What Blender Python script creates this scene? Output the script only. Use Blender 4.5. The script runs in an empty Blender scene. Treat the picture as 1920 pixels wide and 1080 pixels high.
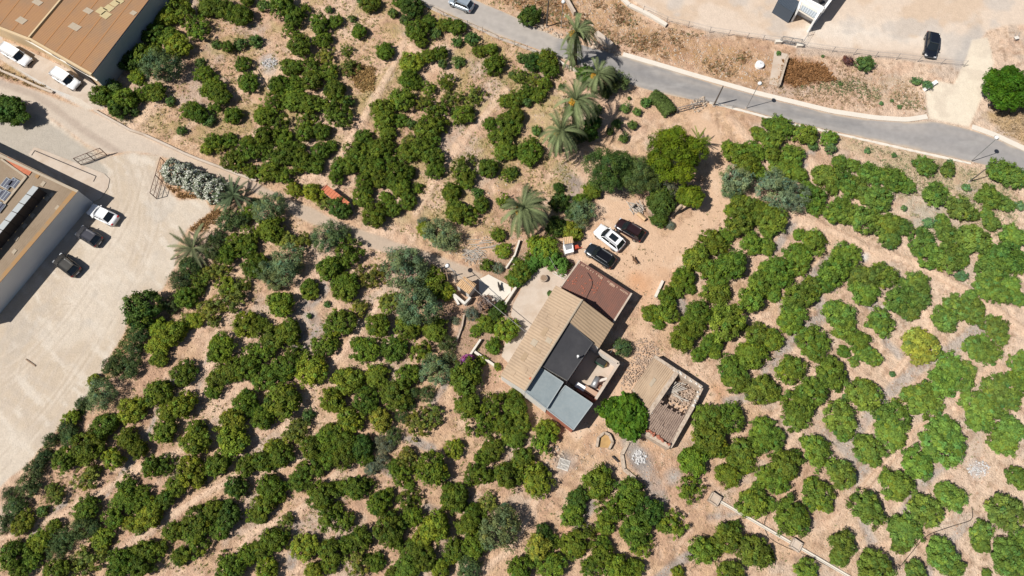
import bpy, bmesh, math, random
import numpy as np
from mathutils import Vector, Matrix

# ------------------------------------------------------------------ camera
S = bpy.context.scene
COL = S.collection
TH = math.radians(19.0); FPX = 1280.0; CH = 84.0
cam_d = bpy.data.cameras.new("camera"); cam = bpy.data.objects.new("camera", cam_d); COL.objects.link(cam)
cam_d.sensor_width = 36; cam_d.lens = 24; cam_d.clip_end = 6000; cam_d.clip_start = 0.5
cam.location = (0, 0, CH); cam.rotation_euler = (TH, 0, 0)
S.camera = cam
S.render.resolution_x = 1024; S.render.resolution_y = 576
# ------------------------------------------------------------------ light
SUN_EL = math.radians(53); SH_AZ = math.radians(16)
w = bpy.data.worlds.new("World"); S.world = w; w.use_nodes = True
nt = w.node_tree; nt.nodes.clear()
sky = nt.nodes.new('ShaderNodeTexSky'); sky.sky_type = 'NISHITA'; sky.sun_disc = False
sky.sun_elevation = SUN_EL; sky.sun_rotation = math.radians(254)
bg = nt.nodes.new('ShaderNodeBackground'); bg.inputs[1].default_value = 0.05
ow = nt.nodes.new('ShaderNodeOutputWorld')
nt.links.new(sky.outputs[0], bg.inputs[0]); nt.links.new(bg.outputs[0], ow.inputs[0])
sl = bpy.data.lights.new("sun", 'SUN'); sl.energy = 5.0; sl.angle = math.radians(0.5); sl.color = (1, 0.955, 0.89)
so = bpy.data.objects.new("sun", sl); COL.objects.link(so)
sd = Vector((math.cos(SH_AZ)*math.cos(SUN_EL), math.sin(SH_AZ)*math.cos(SUN_EL), -math.sin(SUN_EL)))
so.rotation_euler = sd.to_track_quat('-Z', 'Y').to_euler(); so.location = (0, 0, 120)
S.view_settings.view_transform = 'Standard'; S.view_settings.look = 'None'
S.view_settings.exposure = 0.30; S.view_settings.gamma = 1
S.cycles.max_bounces = 6; S.cycles.diffuse_bounces = 2; S.cycles.transparent_max_bounces = 4

# ------------------------------------------------------------------ survey helpers (photo point -> place on the land)
cT, sT = math.cos(TH), math.sin(TH)
def P(x, y, z=0.0):
    dx, dy = (x-960)/FPX, -(y-540)/FPX
    d = (dx, dy*cT+sT, dy*sT-cT); t = (z-CH)/d[2]
    return Vector((d[0]*t, d[1]*t, z))
def proj(X, Y, Z=0.0):
    Z = Z-CH; yc = Y*cT+Z*sT; zc = Y*sT-Z*cT
    return 960+FPX*X/zc, 540-FPX*yc/zc
def mpp(y):                       # metres per photo pixel at row y
    d = -(y-540)/FPX
    return CH/((cT-d*sT)*FPX)
def rnd(a, b): return random.uniform(a, b)
def inpoly(u, v, poly):
    u = np.asarray(u); v = np.asarray(v); r = np.zeros(u.shape, bool); n = len(poly)
    for i in range(n):
        x0, y0 = poly[i]; x1, y1 = poly[(i+1) % n]
        if y0 == y1: continue
        c = ((y0 > v) != (y1 > v)) & (u < (x1-x0)*(v-y0)/(y1-y0)+x0)
        r ^= c
    return r
def dline(u, v, pts):
    d = np.full(np.shape(u), 1e9)
    for (x0, y0), (x1, y1) in zip(pts[:-1], pts[1:]):
        L = max((x1-x0)**2+(y1-y0)**2, 1e-6)
        t = np.clip(((u-x0)*(x1-x0)+(v-y0)*(y1-y0))/L, 0, 1)
        d = np.minimum(d, np.hypot(u-x0-t*(x1-x0), v-y0-t*(y1-y0)))
    return d
def sdist(u, v, poly):            # signed distance, + inside
    d = dline(u, v, list(poly)+[poly[0]])
    return np.where(inpoly(u, v, poly), d, -d)
def ss(x, a, b):
    t = np.clip((x-a)/(b-a), 0, 1); return t*t*(3-2*t)
def vnoise(x, y, s, seed):
    rs = np.random.RandomState(seed); T = rs.rand(256, 256)
    x = np.asarray(x)/s; y = np.asarray(y)/s
    xi = np.floor(x).astype(int); yi = np.floor(y).astype(int); fx = x-xi; fy = y-yi
    fx = fx*fx*(3-2*fx); fy = fy*fy*(3-2*fy)
    a = T[xi & 255, yi & 255]; b = T[(xi+1) & 255, yi & 255]; c = T[xi & 255, (yi+1) & 255]; d = T[(xi+1) & 255, (yi+1) & 255]
    return (a*(1-fx)+b*fx)*(1-fy)+(c*(1-fx)+d*fx)*fy
def fbm(x, y, s, seed, o=4):
    r = 0; a = .5; t = 0
    for i in range(o): r = r+a*vnoise(x, y, s, seed+i); t += a; s *= .5; a *= .55
    return r/t
def lin(c):
    c = c/255.0
    return c/12.92 if c <= .04045 else ((c+.055)/1.055)**2.4
KX = 1.52
def alb(r, g, b, k=KX): return tuple(min(.85, lin(c)/k) for c in (r, g, b))

# ------------------------------------------------------------------ materials
def mat(name, col, rough=.85, metal=0, noise=None, bump=None, spec=.25, coat=0):
    """noise: (scale, amount, colour2)   bump: (scale, strength)"""
    m = bpy.data.materials.new(name); m.use_nodes = True; t = m.node_tree; b = t.nodes['Principled BSDF']
    b.inputs['Base Color'].default_value = (*col, 1); b.inputs['Roughness'].default_value = rough
    b.inputs['Metallic'].default_value = metal; b.inputs['Specular IOR Level'].default_value = spec
    if coat: b.inputs['Coat Weight'].default_value = coat
    if noise or bump:
        g = t.nodes.new('ShaderNodeNewGeometry')
    for k, nz in enumerate(noise if isinstance(noise, list) else [noise] if noise else []):
        n = t.nodes.new('ShaderNodeTexNoise'); n.inputs['Scale'].default_value = nz[0]; n.inputs['Detail'].default_value = 6
        t.links.new(g.outputs['Position'], n.inputs['Vector'])
        r = t.nodes.new('ShaderNodeMapRange'); r.inputs[1].default_value = .5-.5*(1-nz[1])*.6; r.inputs[2].default_value = .5+.12+.3*(1-nz[1])
        r.inputs[3].default_value = 0; r.inputs[4].default_value = nz[1]
        t.links.new(n.outputs[0], r.inputs[0])
        x = t.nodes.new('ShaderNodeMix'); x.data_type = 'RGBA'
        if b.inputs['Base Color'].is_linked:
            t.links.new(b.inputs['Base Color'].links[0].from_socket, x.inputs[6])
        else: x.inputs[6].default_value = (*col, 1)
        x.inputs[7].default_value = (*nz[2], 1); t.links.new(r.outputs[0], x.inputs[0])
        t.links.new(x.outputs[2], b.inputs['Base Color'])
    if bump:
        n = t.nodes.new('ShaderNodeTexNoise'); n.inputs['Scale'].default_value = bump[0]; n.inputs['Detail'].default_value = 5
        t.links.new(g.outputs['Position'], n.inputs['Vector'])
        bp = t.nodes.new('ShaderNodeBump'); bp.inputs['Strength'].default_value = bump[1]; bp.inputs['Distance'].default_value = .1
        t.links.new(n.outputs[0], bp.inputs['Height']); t.links.new(bp.outputs[0], b.inputs['Normal'])
    return m
def soil_mat(name):
    """colour comes from the surveyed soil map (vertex colours = albedo); clods and grain are procedural"""
    m = bpy.data.materials.new(name); m.use_nodes = True; t = m.node_tree; N = t.nodes; L = t.links; b = N['Principled BSDF']
    b.inputs['Roughness'].default_value = .95; b.inputs['Specular IOR Level'].default_value = .1
    a = N.new('ShaderNodeAttribute'); a.attribute_name = 'soil'
    r = N.new('ShaderNodeAttribute'); r.attribute_name = 'rough_amt'
    g = N.new('ShaderNodeNewGeometry')
    def nz(s, d=5, rr=.6):
        n = N.new('ShaderNodeTexNoise'); n.inputs['Scale'].default_value = s; n.inputs['Detail'].default_value = d; n.inputs['Roughness'].default_value = rr
        L.new(g.outputs['Position'], n.inputs['Vector']); return n
    n1 = nz(1.1, 8, .72); n2 = nz(4.5, 4, .7)
    def mr(s, a0, a1, b0, b1):
        q = N.new('ShaderNodeMapRange'); q.inputs[1].default_value = a0; q.inputs[2].default_value = a1; q.inputs[3].default_value = b0; q.inputs[4].default_value = b1
        L.new(s, q.inputs[0]); return q.outputs[0]
    f1 = mr(n1.outputs[0], .32, .68, .86, 1.15); f2 = mr(n2.outputs[0], .3, .7, .86, 1.14)
    mu = N.new('ShaderNodeMath'); mu.operation = 'MULTIPLY'; L.new(f1, mu.inputs[0]); L.new(f2, mu.inputs[1])
    # rough_amt scales the variation
    mx = N.new('ShaderNodeMix'); mx.data_type = 'FLOAT'; L.new(r.outputs['Fac'], mx.inputs[0]); 
    sm = mr(mu.outputs[0], .6, 1.4, .86, 1.14); L.new(sm, mx.inputs[2]); L.new(mu.outputs[0], mx.inputs[3])
    # crumbs: small dark clods
    v = N.new('ShaderNodeTexVoronoi'); v.inputs['Scale'].default_value = 2.6; L.new(g.outputs['Position'], v.inputs['Vector'])
    vv = mr(v.outputs['Distance'], .06, .2, .6, 1.0)
    gate = mr(nz(.5, 3).outputs[0], .5, .6, 0, 1)
    gm = N.new('ShaderNodeMath'); gm.operation = 'MULTIPLY'; L.new(gate, gm.inputs[0]); L.new(r.outputs['Fac'], gm.inputs[1])
    mv = N.new('ShaderNodeMix'); mv.data_type = 'FLOAT'; L.new(gm.outputs[0], mv.inputs[0]); mv.inputs[2].default_value = 1; L.new(vv, mv.inputs[3])
    m2 = N.new('ShaderNodeMath'); m2.operation = 'MULTIPLY'; L.new(mx.outputs[0], m2.inputs[0]); L.new(mv.outputs[0], m2.inputs[1])
    sc = N.new('ShaderNodeVectorMath'); sc.operation = 'SCALE'; L.new(a.outputs['Color'], sc.inputs[0]); L.new(m2.outputs[0], sc.inputs['Scale'])
    L.new(sc.outputs[0], b.inputs['Base Color'])
    bs = N.new('ShaderNodeMath'); bs.operation = 'ADD'; L.new(n1.outputs[0], bs.inputs[0]); L.new(n2.outputs[0], bs.inputs[1])
    bp = N.new('ShaderNodeBump'); bp.inputs['Distance'].default_value = .35
    st = mr(r.outputs['Fac'], 0, 1, .08, .75); L.new(st, bp.inputs['Strength']); L.new(bs.outputs[0], bp.inputs['Height']); L.new(bp.outputs[0], b.inputs['Normal'])
    return m
def leaf_mat(name, col=None, trans=.22, rough=.55):
    """leaf colour = object colour x leaf-to-leaf variation"""
    m = bpy.data.materials.new(name); m.use_nodes = True; t = m.node_tree; N = t.nodes; L = t.links; b = N['Principled BSDF']
    o = N.new('ShaderNodeObjectInfo'); a = N.new('ShaderNodeAttribute'); a.attribute_name = 'tone'
    sc = N.new('ShaderNodeVectorMath'); sc.operation = 'MULTIPLY'
    if col: sc.inputs[0].default_value = col
    else: L.new(o.outputs['Color'], sc.inputs[0])
    L.new(a.outputs['Color'], sc.inputs[1])
    L.new(sc.outputs[0], b.inputs['Base Color']); b.inputs['Roughness'].default_value = rough+.1; b.inputs['Specular IOR Level'].default_value = .14
    tr = N.new('ShaderNodeBsdfTranslucent'); L.new(sc.outputs[0], tr.inputs[0]); ms = N.new('ShaderNodeMixShader'); ms.inputs[0].default_value = trans
    L.new(b.outputs[0], ms.inputs[1]); L.new(tr.outputs[0], ms.inputs[2]); L.new(ms.outputs[0], N['Material Output'].inputs[0])
    return m
M = {}
M['leaf'] = leaf_mat('leaf'); M['bark'] = mat('bark', (.12, .09, .065), noise=(6, .6, (.2, .16, .12)))
M['bark_pale'] = mat('bark_pale', (.38, .29, .2), noise=(5, .6, (.25, .19, .13)))
M['concrete'] = mat('concrete', alb(220, 202, 184), noise=[(.45, .8, alb(196, 172, 148)), (5, .3, alb(185, 172, 158)), (1.6, .3, alb(230, 218, 204))], bump=(8, .2))
M['pale_concrete'] = mat('pale_concrete', alb(246, 238, 224), noise=[(.9, .4, alb(232, 218, 200)), (6, .25, alb(218, 204, 188))], bump=(8, .2))
M['white_wall'] = mat('white_wall', (.62, .59, .54), noise=(2, .5, (.45, .4, .33)))
M['cream_wall'] = mat('cream_wall', alb(228, 200, 158), noise=(.8, .5, alb(236, 214, 182)))
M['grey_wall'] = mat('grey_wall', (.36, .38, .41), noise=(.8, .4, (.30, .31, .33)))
M['white_wall2'] = mat('white_grey_paint', (.66, .66, .66), noise=(.5, .4, (.52, .52, .53)))  # white-grey paint of the long warehouse wall
M['brick'] = mat('brick_red', alb(184, 112, 90), noise=(5, .6, alb(205, 150, 124)), bump=(12, .4))
M['stone'] = mat('stone', alb(214, 196, 176), noise=(3, .7, alb(165, 140, 118)), bump=(5, .6))
M['dark_metal'] = mat('dark_metal', (.05, .045, .045), .5, .3)
M['rust_metal'] = mat('rusty_metal', (.16, .09, .07), .7, .3)
M['grey_metal'] = mat('galvanised', (.33, .34, .35), .45, .6)
M['white_paint'] = mat('white_paint', (.78, .78, .77), .4)
M['glass'] = mat('car_glass', (.012, .016, .02), .06, 0, spec=.8)
M['tyre'] = mat('tyre', (.015, .015, .015), .9); M['rim'] = mat('rim', (.35, .36, .37), .35, .8)
M['plastic'] = mat('black_plastic', (.02, .02, .02), .6)
M['red_lamp'] = mat('red_lamp', (.35, .01, .01), .2); M['clear_lamp'] = mat('clear_lamp', (.7, .72, .75), .1, .3)
M['terracotta'] = mat('terracotta', alb(204, 120, 88), noise=(2.2, .6, alb(232, 150, 110)), bump=(6, .3))
M['wood'] = mat('wood', (.22, .15, .1), noise=(6, .6, (.34, .25, .17)))
M['dead_wood'] = mat('dead_wood', (.42, .38, .33), noise=(4, .6, (.28, .24, .2)))

# ------------------------------------------------------------------ mesh helpers
class MB:
    def __init__(s): s.v = []; s.f = []
    def add(s, vs, fs):
        o = len(s.v); s.v += [tuple(p) for p in vs]; s.f += [tuple(i+o for i in f) for f in fs]
    def box(s, c, d, rz=0):
        cx, cy, cz = c; x, y, z = d[0]/2, d[1]/2, d[2]/2; a, b = math.cos(rz), math.sin(rz); vs = []
        for k in (-z, z):
            for i, j in ((-x, -y), (x, -y), (x, y), (-x, y)): vs.append((cx+i*a-j*b, cy+i*b+j*a, cz+k))
        s.add(vs, [(3, 2, 1, 0), (4, 5, 6, 7), (0, 1, 5, 4), (1, 2, 6, 5), (2, 3, 7, 6), (3, 0, 4, 7)])
    def prism(s, top, z0=0.0, bottom=True):
        n = len(top); A = area2(top)
        if A < 0: top = list(reversed(top))
        vs = [(p[0], p[1], z0) for p in top]+[tuple(p) for p in top]
        fs = [(i, (i+1) % n, n+(i+1) % n, n+i) for i in range(n)]+[tuple(range(n, 2*n))]
        if bottom: fs.append(tuple(reversed(range(n))))
        s.add(vs, fs)
    def slab(s, top, th):
        if area2(top) < 0: top = list(reversed(top))
        n = len(top); vs = [(p[0], p[1], p[2]-th) for p in top]+[tuple(p) for p in top]
        s.add(vs, [(i, (i+1) % n, n+(i+1) % n, n+i) for i in range(n)]+[tuple(range(n, 2*n)), tuple(reversed(range(n)))])
    def tube(s, pts, r, n=6, r1=None, cap=True):
        r1 = r if r1 is None else r1; pts = [Vector(p) for p in pts]; o = len(s.v); m = len(pts)
        for i, p in enumerate(pts):
            d = (pts[min(i+1, m-1)]-pts[max(i-1, 0)]).normalized(); u = d.orthogonal().normalized(); w_ = d.cross(u); rr = r+(r1-r)*i/max(1, m-1)
            for k in range(n):
                a = 2*math.pi*k/n; s.v.append(tuple(p+u*rr*math.cos(a)+w_*rr*math.sin(a)))
        for i in range(m-1):
            for k in range(n): s.f.append((o+i*n+k, o+i*n+(k+1) % n, o+(i+1)*n+(k+1) % n, o+(i+1)*n+k))
        if cap: s.f.append(tuple(o+k for k in reversed(range(n)))); s.f.append(tuple(o+(m-1)*n+k for k in range(n)))
    def rock(s, c, r, rs=random):
        vs = [];
        for d in ((1, 0, 0), (-1, 0, 0), (0, 1, 0), (0, -1, 0), (0, 0, .8), (0, 0, -.5), (.6, .6, .3), (-.6, .5, .3), (.5, -.6, .3), (-.6, -.6, .25)):
            k = r*rs.uniform(.7, 1.2); vs.append((c[0]+d[0]*k, c[1]+d[1]*k, c[2]+d[2]*k))
        s.add(vs, [(0, 6, 4), (6, 2, 4), (2, 7, 4), (7, 1, 4), (1, 9, 4), (9, 3, 4), (3, 8, 4), (8, 0, 4), (6, 0, 2), (7, 2, 1), (9, 1, 3), (8, 3, 0), (0, 5, 2), (2, 5, 1), (1, 5, 3), (3, 5, 0)])
    def wall(s, A, B, h, t, z0=0.0, h2=None):
        A = Vector(A[:2]); B = Vector(B[:2]); d = (B-A).normalized(); n = Vector((-d.y, d.x))*t/2; h2 = h if h2 is None else h2
        s.add([(*(A-n), z0), (*(B-n), z0), (*(B+n), z0), (*(A+n), z0), (*(A-n), h), (*(B-n), h2), (*(B+n), h2), (*(A+n), h)],
              [(3, 2, 1, 0), (4, 5, 6, 7), (0, 1, 5, 4), (1, 2, 6, 5), (2, 3, 7, 6), (3, 0, 4, 7)])
    def mesh(s, name, m=None):
        me = bpy.data.meshes.new(name); me.from_pydata(s.v, [], s.f); me.update()
        if m: me.materials.append(M[m] if isinstance(m, str) else m)
        return me
    def obj(s, name, m, parent=None, smooth=False):
        me = s.mesh(name, m)
        if smooth: me.polygons.foreach_set('use_smooth', [True]*len(me.polygons))
        return link(name, me, parent)
def area2(p): return sum(p[i][0]*p[(i+1) % len(p)][1]-p[(i+1) % len(p)][0]*p[i][1] for i in range(len(p)))
def link(name, me, parent=None):
    o = bpy.data.objects.new(name, me); COL.objects.link(o)
    if parent:
        o.parent = parent
        o.matrix_parent_inverse = parent.matrix_basis.inverted() if me is not None and getattr(parent, '_x', 0) else Matrix()
    return o
def tag(o, label=None, cat=None, group=None, kind=None):
    if label: o['label'] = label
    if cat: o['category'] = cat
    if group: o['group'] = group
    if kind: o['kind'] = kind
    return o
def thing(name, label, cat, group=None, loc=(0, 0, 0), rz=0):
    o = bpy.data.objects.new(name, None); COL.objects.link(o); o.location = loc; o.rotation_euler = (0, 0, rz); o.empty_display_size = .3
    return tag(o, label, cat, group)
def rebase(root):                 # parts were modelled in world metres: move the Empty to the thing's base, keep parts where they are
    ch = [c for c in root.children if c.type == 'MESH']
    def allm(o):
        r = [o] if o.type == 'MESH' else []
        for c in o.children: r += allm(c)
        return r
    ms = allm(root); pts = []
    for o in ms: pts += [v.co for v in o.data.vertices]
    if not pts: return root
    cx = (min(p[0] for p in pts)+max(p[0] for p in pts))/2; cy = (min(p[1] for p in pts)+max(p[1] for p in pts))/2; cz = min(p[2] for p in pts)
    root.location = (cx, cy, cz); T = Matrix.Translation((-cx, -cy, -cz)); done = set()
    for o in ms:
        if o.data.name not in done: o.data.transform(T); done.add(o.data.name)
    return root

# ------------------------------------------------------------------ THE LAND
ROADU = [(700,-90),(800,-45),(890,0),(965,31),(1008,54),(1048,70),(1110,90),(1170,105),(1240,127),(1300,146),(1420,180),(1560,214),(1640,226),(1700,230),(1745,226),(1812,241),(1860,257),(1920,283),(2060,345),(2200,410)]
ROADL = [(600,-90),(700,-40),(785,2),(878,41),(935,67),(986,84),(1038,103),(1085,123),(1130,143),(1180,158),(1230,173),(1290,186),(1340,192),(1400,206),(1480,228),(1560,245),(1640,263),(1720,281),(1820,303),(1920,326),(2060,390),(2200,455)]
ROAD = ROADU+ROADL[::-1]
DIRT = [(-300,60),(-60,125),(0,148),(60,166),(110,186),(175,209),(260,249),(310,273),(400,308),(480,342),(535,370),(580,387),(620,407),(655,422),(705,440),(755,457),(830,482),(880,502),(905,515),(895,530),(850,524),(812,494),(770,478),(720,473),(680,461),(635,432),(585,421),(545,402),(520,374),(480,362),(430,342),(370,318),(300,292),(250,285),(200,290),(160,270),(100,225),(50,195),(0,178),(-300,90)]
YARD = [(-300,90),(0,178),(60,200),(120,240),(160,272),(200,290),(250,285),(300,292),(292,320),(302,346),(335,374),(385,372),(398,395),(352,430),(330,470),(330,500),(300,545),(243,556),(236,620),(205,672),(182,716),(150,762),(112,800),(88,828),(62,858),(30,888),(0,915),(-60,960),(-300,1100)]
LOT = [(1150,-300),(1175,-10),(1205,18),(1240,36),(1300,52),(1330,60),(1400,68),(1462,80),(1500,92),(1600,102),(1700,114),(1800,126),(1825,90),(1850,60),(1880,50),(1935,45),(2300,60),(2300,-300)]
DRIVE = [(1822,76),(1852,70),(1864,118),(1850,160),(1838,195),(1818,240),(1790,233),(1742,224),(1735,200),(1733,168),(1756,150),(1788,158),(1806,122)]
FYARD = [(1285,215),(1330,205),(1352,250),(1368,300),(1364,345),(1374,385),(1345,425),(1300,470),(1262,505),(1230,565),(1208,605),(1225,655),(1320,708),(1352,760),(1330,800),(1262,845),(1230,800),(1180,750),(1120,800),(1080,830),(1060,800),(1120,740),(1180,690),(1186,640),(1200,560),(1190,540),(1085,485),(1070,440),(1110,400),(1130,365),(1190,375),(1245,440),(1300,405),(1318,345),(1330,300),(1300,245)]
WEEDF = [(200,225),(310,120),(400,-60),(900,-60),(1060,140),(1100,260),(1060,420),(860,480),(640,400),(400,300)]
def resamp_s(p, n=50):
    p = np.array(p, float); d = np.r_[0, np.cumsum(np.hypot(*np.diff(p, axis=0).T))]; t = np.linspace(0, d[-1], n)
    q = np.stack([np.interp(t, d, p[:, 0]), np.interp(t, d, p[:, 1])], -1)
    for _ in range(25): q[1:-1] = (q[:-2]+2*q[1:-1]+q[2:])/4
    return q
G = .25
xs = np.arange(-98, 98.01, G); ys = np.arange(-16, 92.01, G)
XX, YY = np.meshgrid(xs, ys, indexing='ij')
UU, VV = proj(XX, YY)
def soilmap(X, Y, U, V):
    n1 = fbm(X, Y, 9, 1); n2 = fbm(X, Y, 2.2, 9); n3 = fbm(X, Y, .9, 30, 3); wob = (n2-.5)*26
    C = np.zeros(X.shape+(3,))
    def c(*a): return np.array(alb(*a))
    C[:] = c(217, 182, 148)
    def blend(col, k):
        k = np.clip(k, 0, 1)[..., None]; C[:] = C*(1-k)+np.array(col)*k
    blend(c(232, 200, 174), ss(n1, .5, .72)*.8); blend(c(202, 164, 138), ss(n1, .5, .3)*.7)
    blend(c(196, 160, 136), ss(n3, .55, .75)*.5); blend(c(236, 206, 180), ss(n3, .45, .25)*.5)
    rough = np.ones(X.shape)
    # rust-tinted earth
    for (x, y, r) in ((1200,520,34),(1215,560,20),(1345,740,30),(1370,700,24),(1130,1000,26),(1060,990,24),(560,110,26),(1230,500,20),(1265,520,22)):
        blend(c(214, 158, 116), (1-np.hypot(U-x, V-y)/r+(n2-.5))*.7)
    # right orchard: paler soil
    blend(c(236, 210, 186), ss(U, 1400, 1750)*.75)
    # ploughed grey furrows
    gl = [([(1525,545),(1545,590),(1500,625),(1460,660),(1440,695)],13),([(1560,478),(1520,520),(1500,545)],8),([(1610,560),(1655,580)],9),([(1840,610),(1790,650),(1735,680),(1690,715),(1655,750),(1620,790),(1590,835)],13),
     ([(1420,740),(1360,752)],8),([(1555,810),(1590,850),(1620,880),(1600,905)],12),([(1790,855),(1745,890),(1715,925),(1700,960)],13),([(1810,985),(1780,1015),(1745,1060),(1735,1100)],9),([(1580,470),(1560,540)],8),
     ([(1275,565),(1295,600),(1290,640)],8),([(1180,825),(1240,940)],16),([(1310,1030),(1260,1060),(1230,1090)],10),([(1110,945),(1080,1000)],10),([(605,540),(570,580),(600,610),(560,650)],14),([(400,660),(370,720)],7),
     ([(560,985),(545,1060)],10),([(330,960),(290,990),(210,1040)],8),([(835,720),(812,755)],6),([(735,130),(715,165),(700,182)],7),([(1052,318),(1075,345),(1072,362)],14),([(1470,400),(1490,415),(1450,470)],8),([(1520,290),(1500,320)],8),
     ([(1720,400),(1760,390),(1700,430)],9),([(1800,350),(1850,370)],9),([(1440,520),(1420,560)],6),([(1660,640),(1700,680)],6),([(880,580),(850,650)],4),([(800,950),(820,960)],9),([(1400,960),(1330,970)],6),([(120,945),(60,1000)],6),([(700,870),(740,890)],8),([(1110,990),(1060,970)],9),([(1530,920),(1560,940)],10),([(1640,1030),(1620,980)],9),
     ([(330,700),(270,830),(200,930)],5),([(760,820),(810,840)],8)]
    for pts, wd in gl:
        d = dline(U, V, pts); blend(np.array(c(176, 165, 156))*(1+.28*float(ss(np.array(float(pts[0][0])), 1350, 1700))), ss(wd*1.25-d+wob*.35, -2, wd*.8)*.9)
    blend(c(205, 188, 172), ss(fbm(X, Y, 5, 77), .58, .7)*.55)
    # raised pale ridges between tree rows
    ridge = np.zeros(X.shape)
    rl = [[(1440,390),(1500,412),(1570,437),(1640,475),(1720,492),(1800,540),(1860,575),(1925,625)],[(1370,225),(1440,300),(1500,380)],[(1520,300),(1580,355),(1640,400)],[(1470,700),(1520,780),(1460,870)],[(1320,600),(1370,610),(1440,590)],[(1700,560),(1760,600),(1680,700)],
          [(1880,600),(1870,680),(1820,720),(1790,780),(1720,800),(1680,850),(1640,890),(1600,940),(1560,980)],[(1640,1040),(1700,1000),(1780,960)],[(1530,700),(1480,760),(1430,800)],
          [(480,250),(440,330),(400,360)],[(620,40),(560,110),(480,160),(400,200),(330,260)],[(850,140),(760,80),(700,190),(640,290),(590,330)],[(950,170),(880,250),(820,330),(780,400)],[(370,60),(300,190),(230,260)],[(690,600),(620,690),(560,760),(470,830)],[(720,560),(680,610)],[(330,640),(430,590)],
          [(130,960),(260,880),(400,820),(500,780)],[(0,1010),(130,960)],[(200,1050),(330,960),(430,900),(560,860),(680,830)],[(420,1080),(470,1000),(560,960),(640,880)],[(900,1070),(960,1030),(1010,930),(1080,860)],[(300,780),(390,690),(440,640)],[(140,870),(170,800)],[(860,760),(900,720)]]
    for pts in rl:
        d = dline(U, V, pts); k = ss(11-d+wob*.25, -3, 9); ridge = np.maximum(ridge, k); blend(c(238, 205, 176), k*.9)
    for j, pts in enumerate(rl+[[(1340,215),(1362,290),(1368,350),(1340,430),(1290,480),(1235,550),(1205,620)],[(1205,620),(1260,690),(1335,745),(1345,800)],[(1300,470),(1240,500),(1190,480)]]):
        q = list(map(tuple, resamp_s(pts))); d = dline(U, V, q); nn = fbm(X, Y, 2.5, 500+j)
        blend(c(190, 150, 122), np.exp(-((d-6.5)/1.7)**2)*.55*ss(nn, .38, .6)); blend(c(244, 216, 190), np.exp(-((d-3.2)/1.6)**2)*.4*ss(nn, .38, .6))
    litter = ss(fbm(X, Y, .55, 600, 2), .55, .8)*(1-ridge); blend(c(150, 118, 92), litter*.55)
    # weeds between the young trees
    wf = ss(sdist(U, V, WEEDF)+wob, -10, 40)*ss(fbm(X, Y, 3.5, 50), .46, .62)*(1-ridge*.8)
    blend(c(176, 158, 104), wf*.6)
    for poly, col, k in (([(1000,-60),(1090,60),(1150,75),(1240,110),(1330,140),(1420,168),(1440,165),(1460,100),(1300,72),(1200,45),(1150,-60)], (190,152,108), .75),
                      ([(1470,105),(1545,120),(1560,150),(1480,165),(1460,150)], (150, 96, 52), .95), ([(900,-60),(930,-5),(1000,40),(1060,60),(1090,40),(1060,-60)], (172,130,86), .9), ([(1840,215),(1930,170),(2000,250),(1930,285)], (190,160,112), .8),
                      ([(1560,250),(1650,268),(1780,296),(1900,330),(1900,400),(1780,360),(1690,330),(1580,280)], (188,172,136), .6), ([(1680,360),(1780,380),(1790,440),(1700,430)], (196,186,158), .5),
                      ([(0,70),(100,150),(90,175),(0,140)], (186,158,112), .9), ([(310,345),(395,370),(420,395),(380,430),(330,370)], (190,140,86), .7), ([(960,180),(1060,170),(1060,260),(960,280)], (190,172,120), .6),
                      ([(230,640),(250,590),(300,560),(260,640),(150,770)], (186,150,90), .7), ([(1600,150),(1700,140),(1720,190),(1640,190)], (190,164,128), .5),
                      ([(1090,60),(1130,50),(1240,75),(1300,95),(1300,115),(1180,85)], (150, 106, 68), .6), ([(650,125),(700,130),(705,165),(680,172)], (172,124,66), .9)):
        blend(c(*col), ss(sdist(U, V, poly)+wob*.7, -6, 12)*k*(.55+.45*ss(n3, .35, .6)))
    blend(c(208, 168, 140), ss(fbm(X, Y, 1.3, 88, 2), .6, .72)*.35)
    # trodden farm yard
    k = ss(sdist(U, V, FYARD)+wob*.5, -5, 8); blend(c(224, 190, 160), k*.85); rough = rough*(1-.55*k)
    blend(c(232, 204, 178), k*ss(fbm(X, Y, 4, 61), .5, .65)*.6); blend(c(206, 164, 130), k*ss(fbm(X, Y, 3, 63), .56, .7)*.5)
    for (x, y, r) in ((1205,540,36),(1192,525,22),(1210,580,22)): blend(c(216, 162, 120), (1-np.hypot(U-x, V-y)/r+(n2-.5)*.6)*.7)
    # ash and lime patches
    for (x, y, r, cc) in ((507,118,17,(200,196,196)),(1200,855,26,(158,152,148)),(1198,850,12,(222,218,212)),(1057,868,24,(150,144,140)),(1622,482,9,(222,216,210)),(1832,880,20,(206,204,204)),(1262,895,16,(184,176,168)),(1075,345,16,(168,152,140)),(1222,680,14,(164,146,130))):
        blend(c(*cc), (1.25-np.hypot(U-x, V-y)/r+(n2-.5)*1.2)*.9)
    # garden soil by the house
    blend(c(176, 146, 122), ss(sdist(U, V, [(880,480),(960,470),(1010,440),(1050,470),(1010,505),(970,540),(905,516)]), -5, 12)*.7)
    blend(c(178, 148, 124), ss(sdist(U, V, [(905,565),(935,580),(960,590),(950,640),(930,690),(880,690),(850,640),(860,590)]), -5, 10)*.7)
    # top right lot
    k = ss(sdist(U, V, LOT)+wob*.3, -3, 5); blend(c(228, 209, 190), k*.95); rough = rough*(1-.75*k)
    blend(c(236, 224, 210), k*ss(-np.abs(dline(U, V, [(1500,60),(1600,60),(1740,70),(1800,100)])-0)+wob, -40, 5)*.8)
    blend(c(216, 190, 164), k*ss(fbm(X, Y, 6, 91), .5, .64)*.7); blend(c(206, 196, 186), k*ss(fbm(X, Y, 5, 95), .56, .7)*.7)
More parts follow.
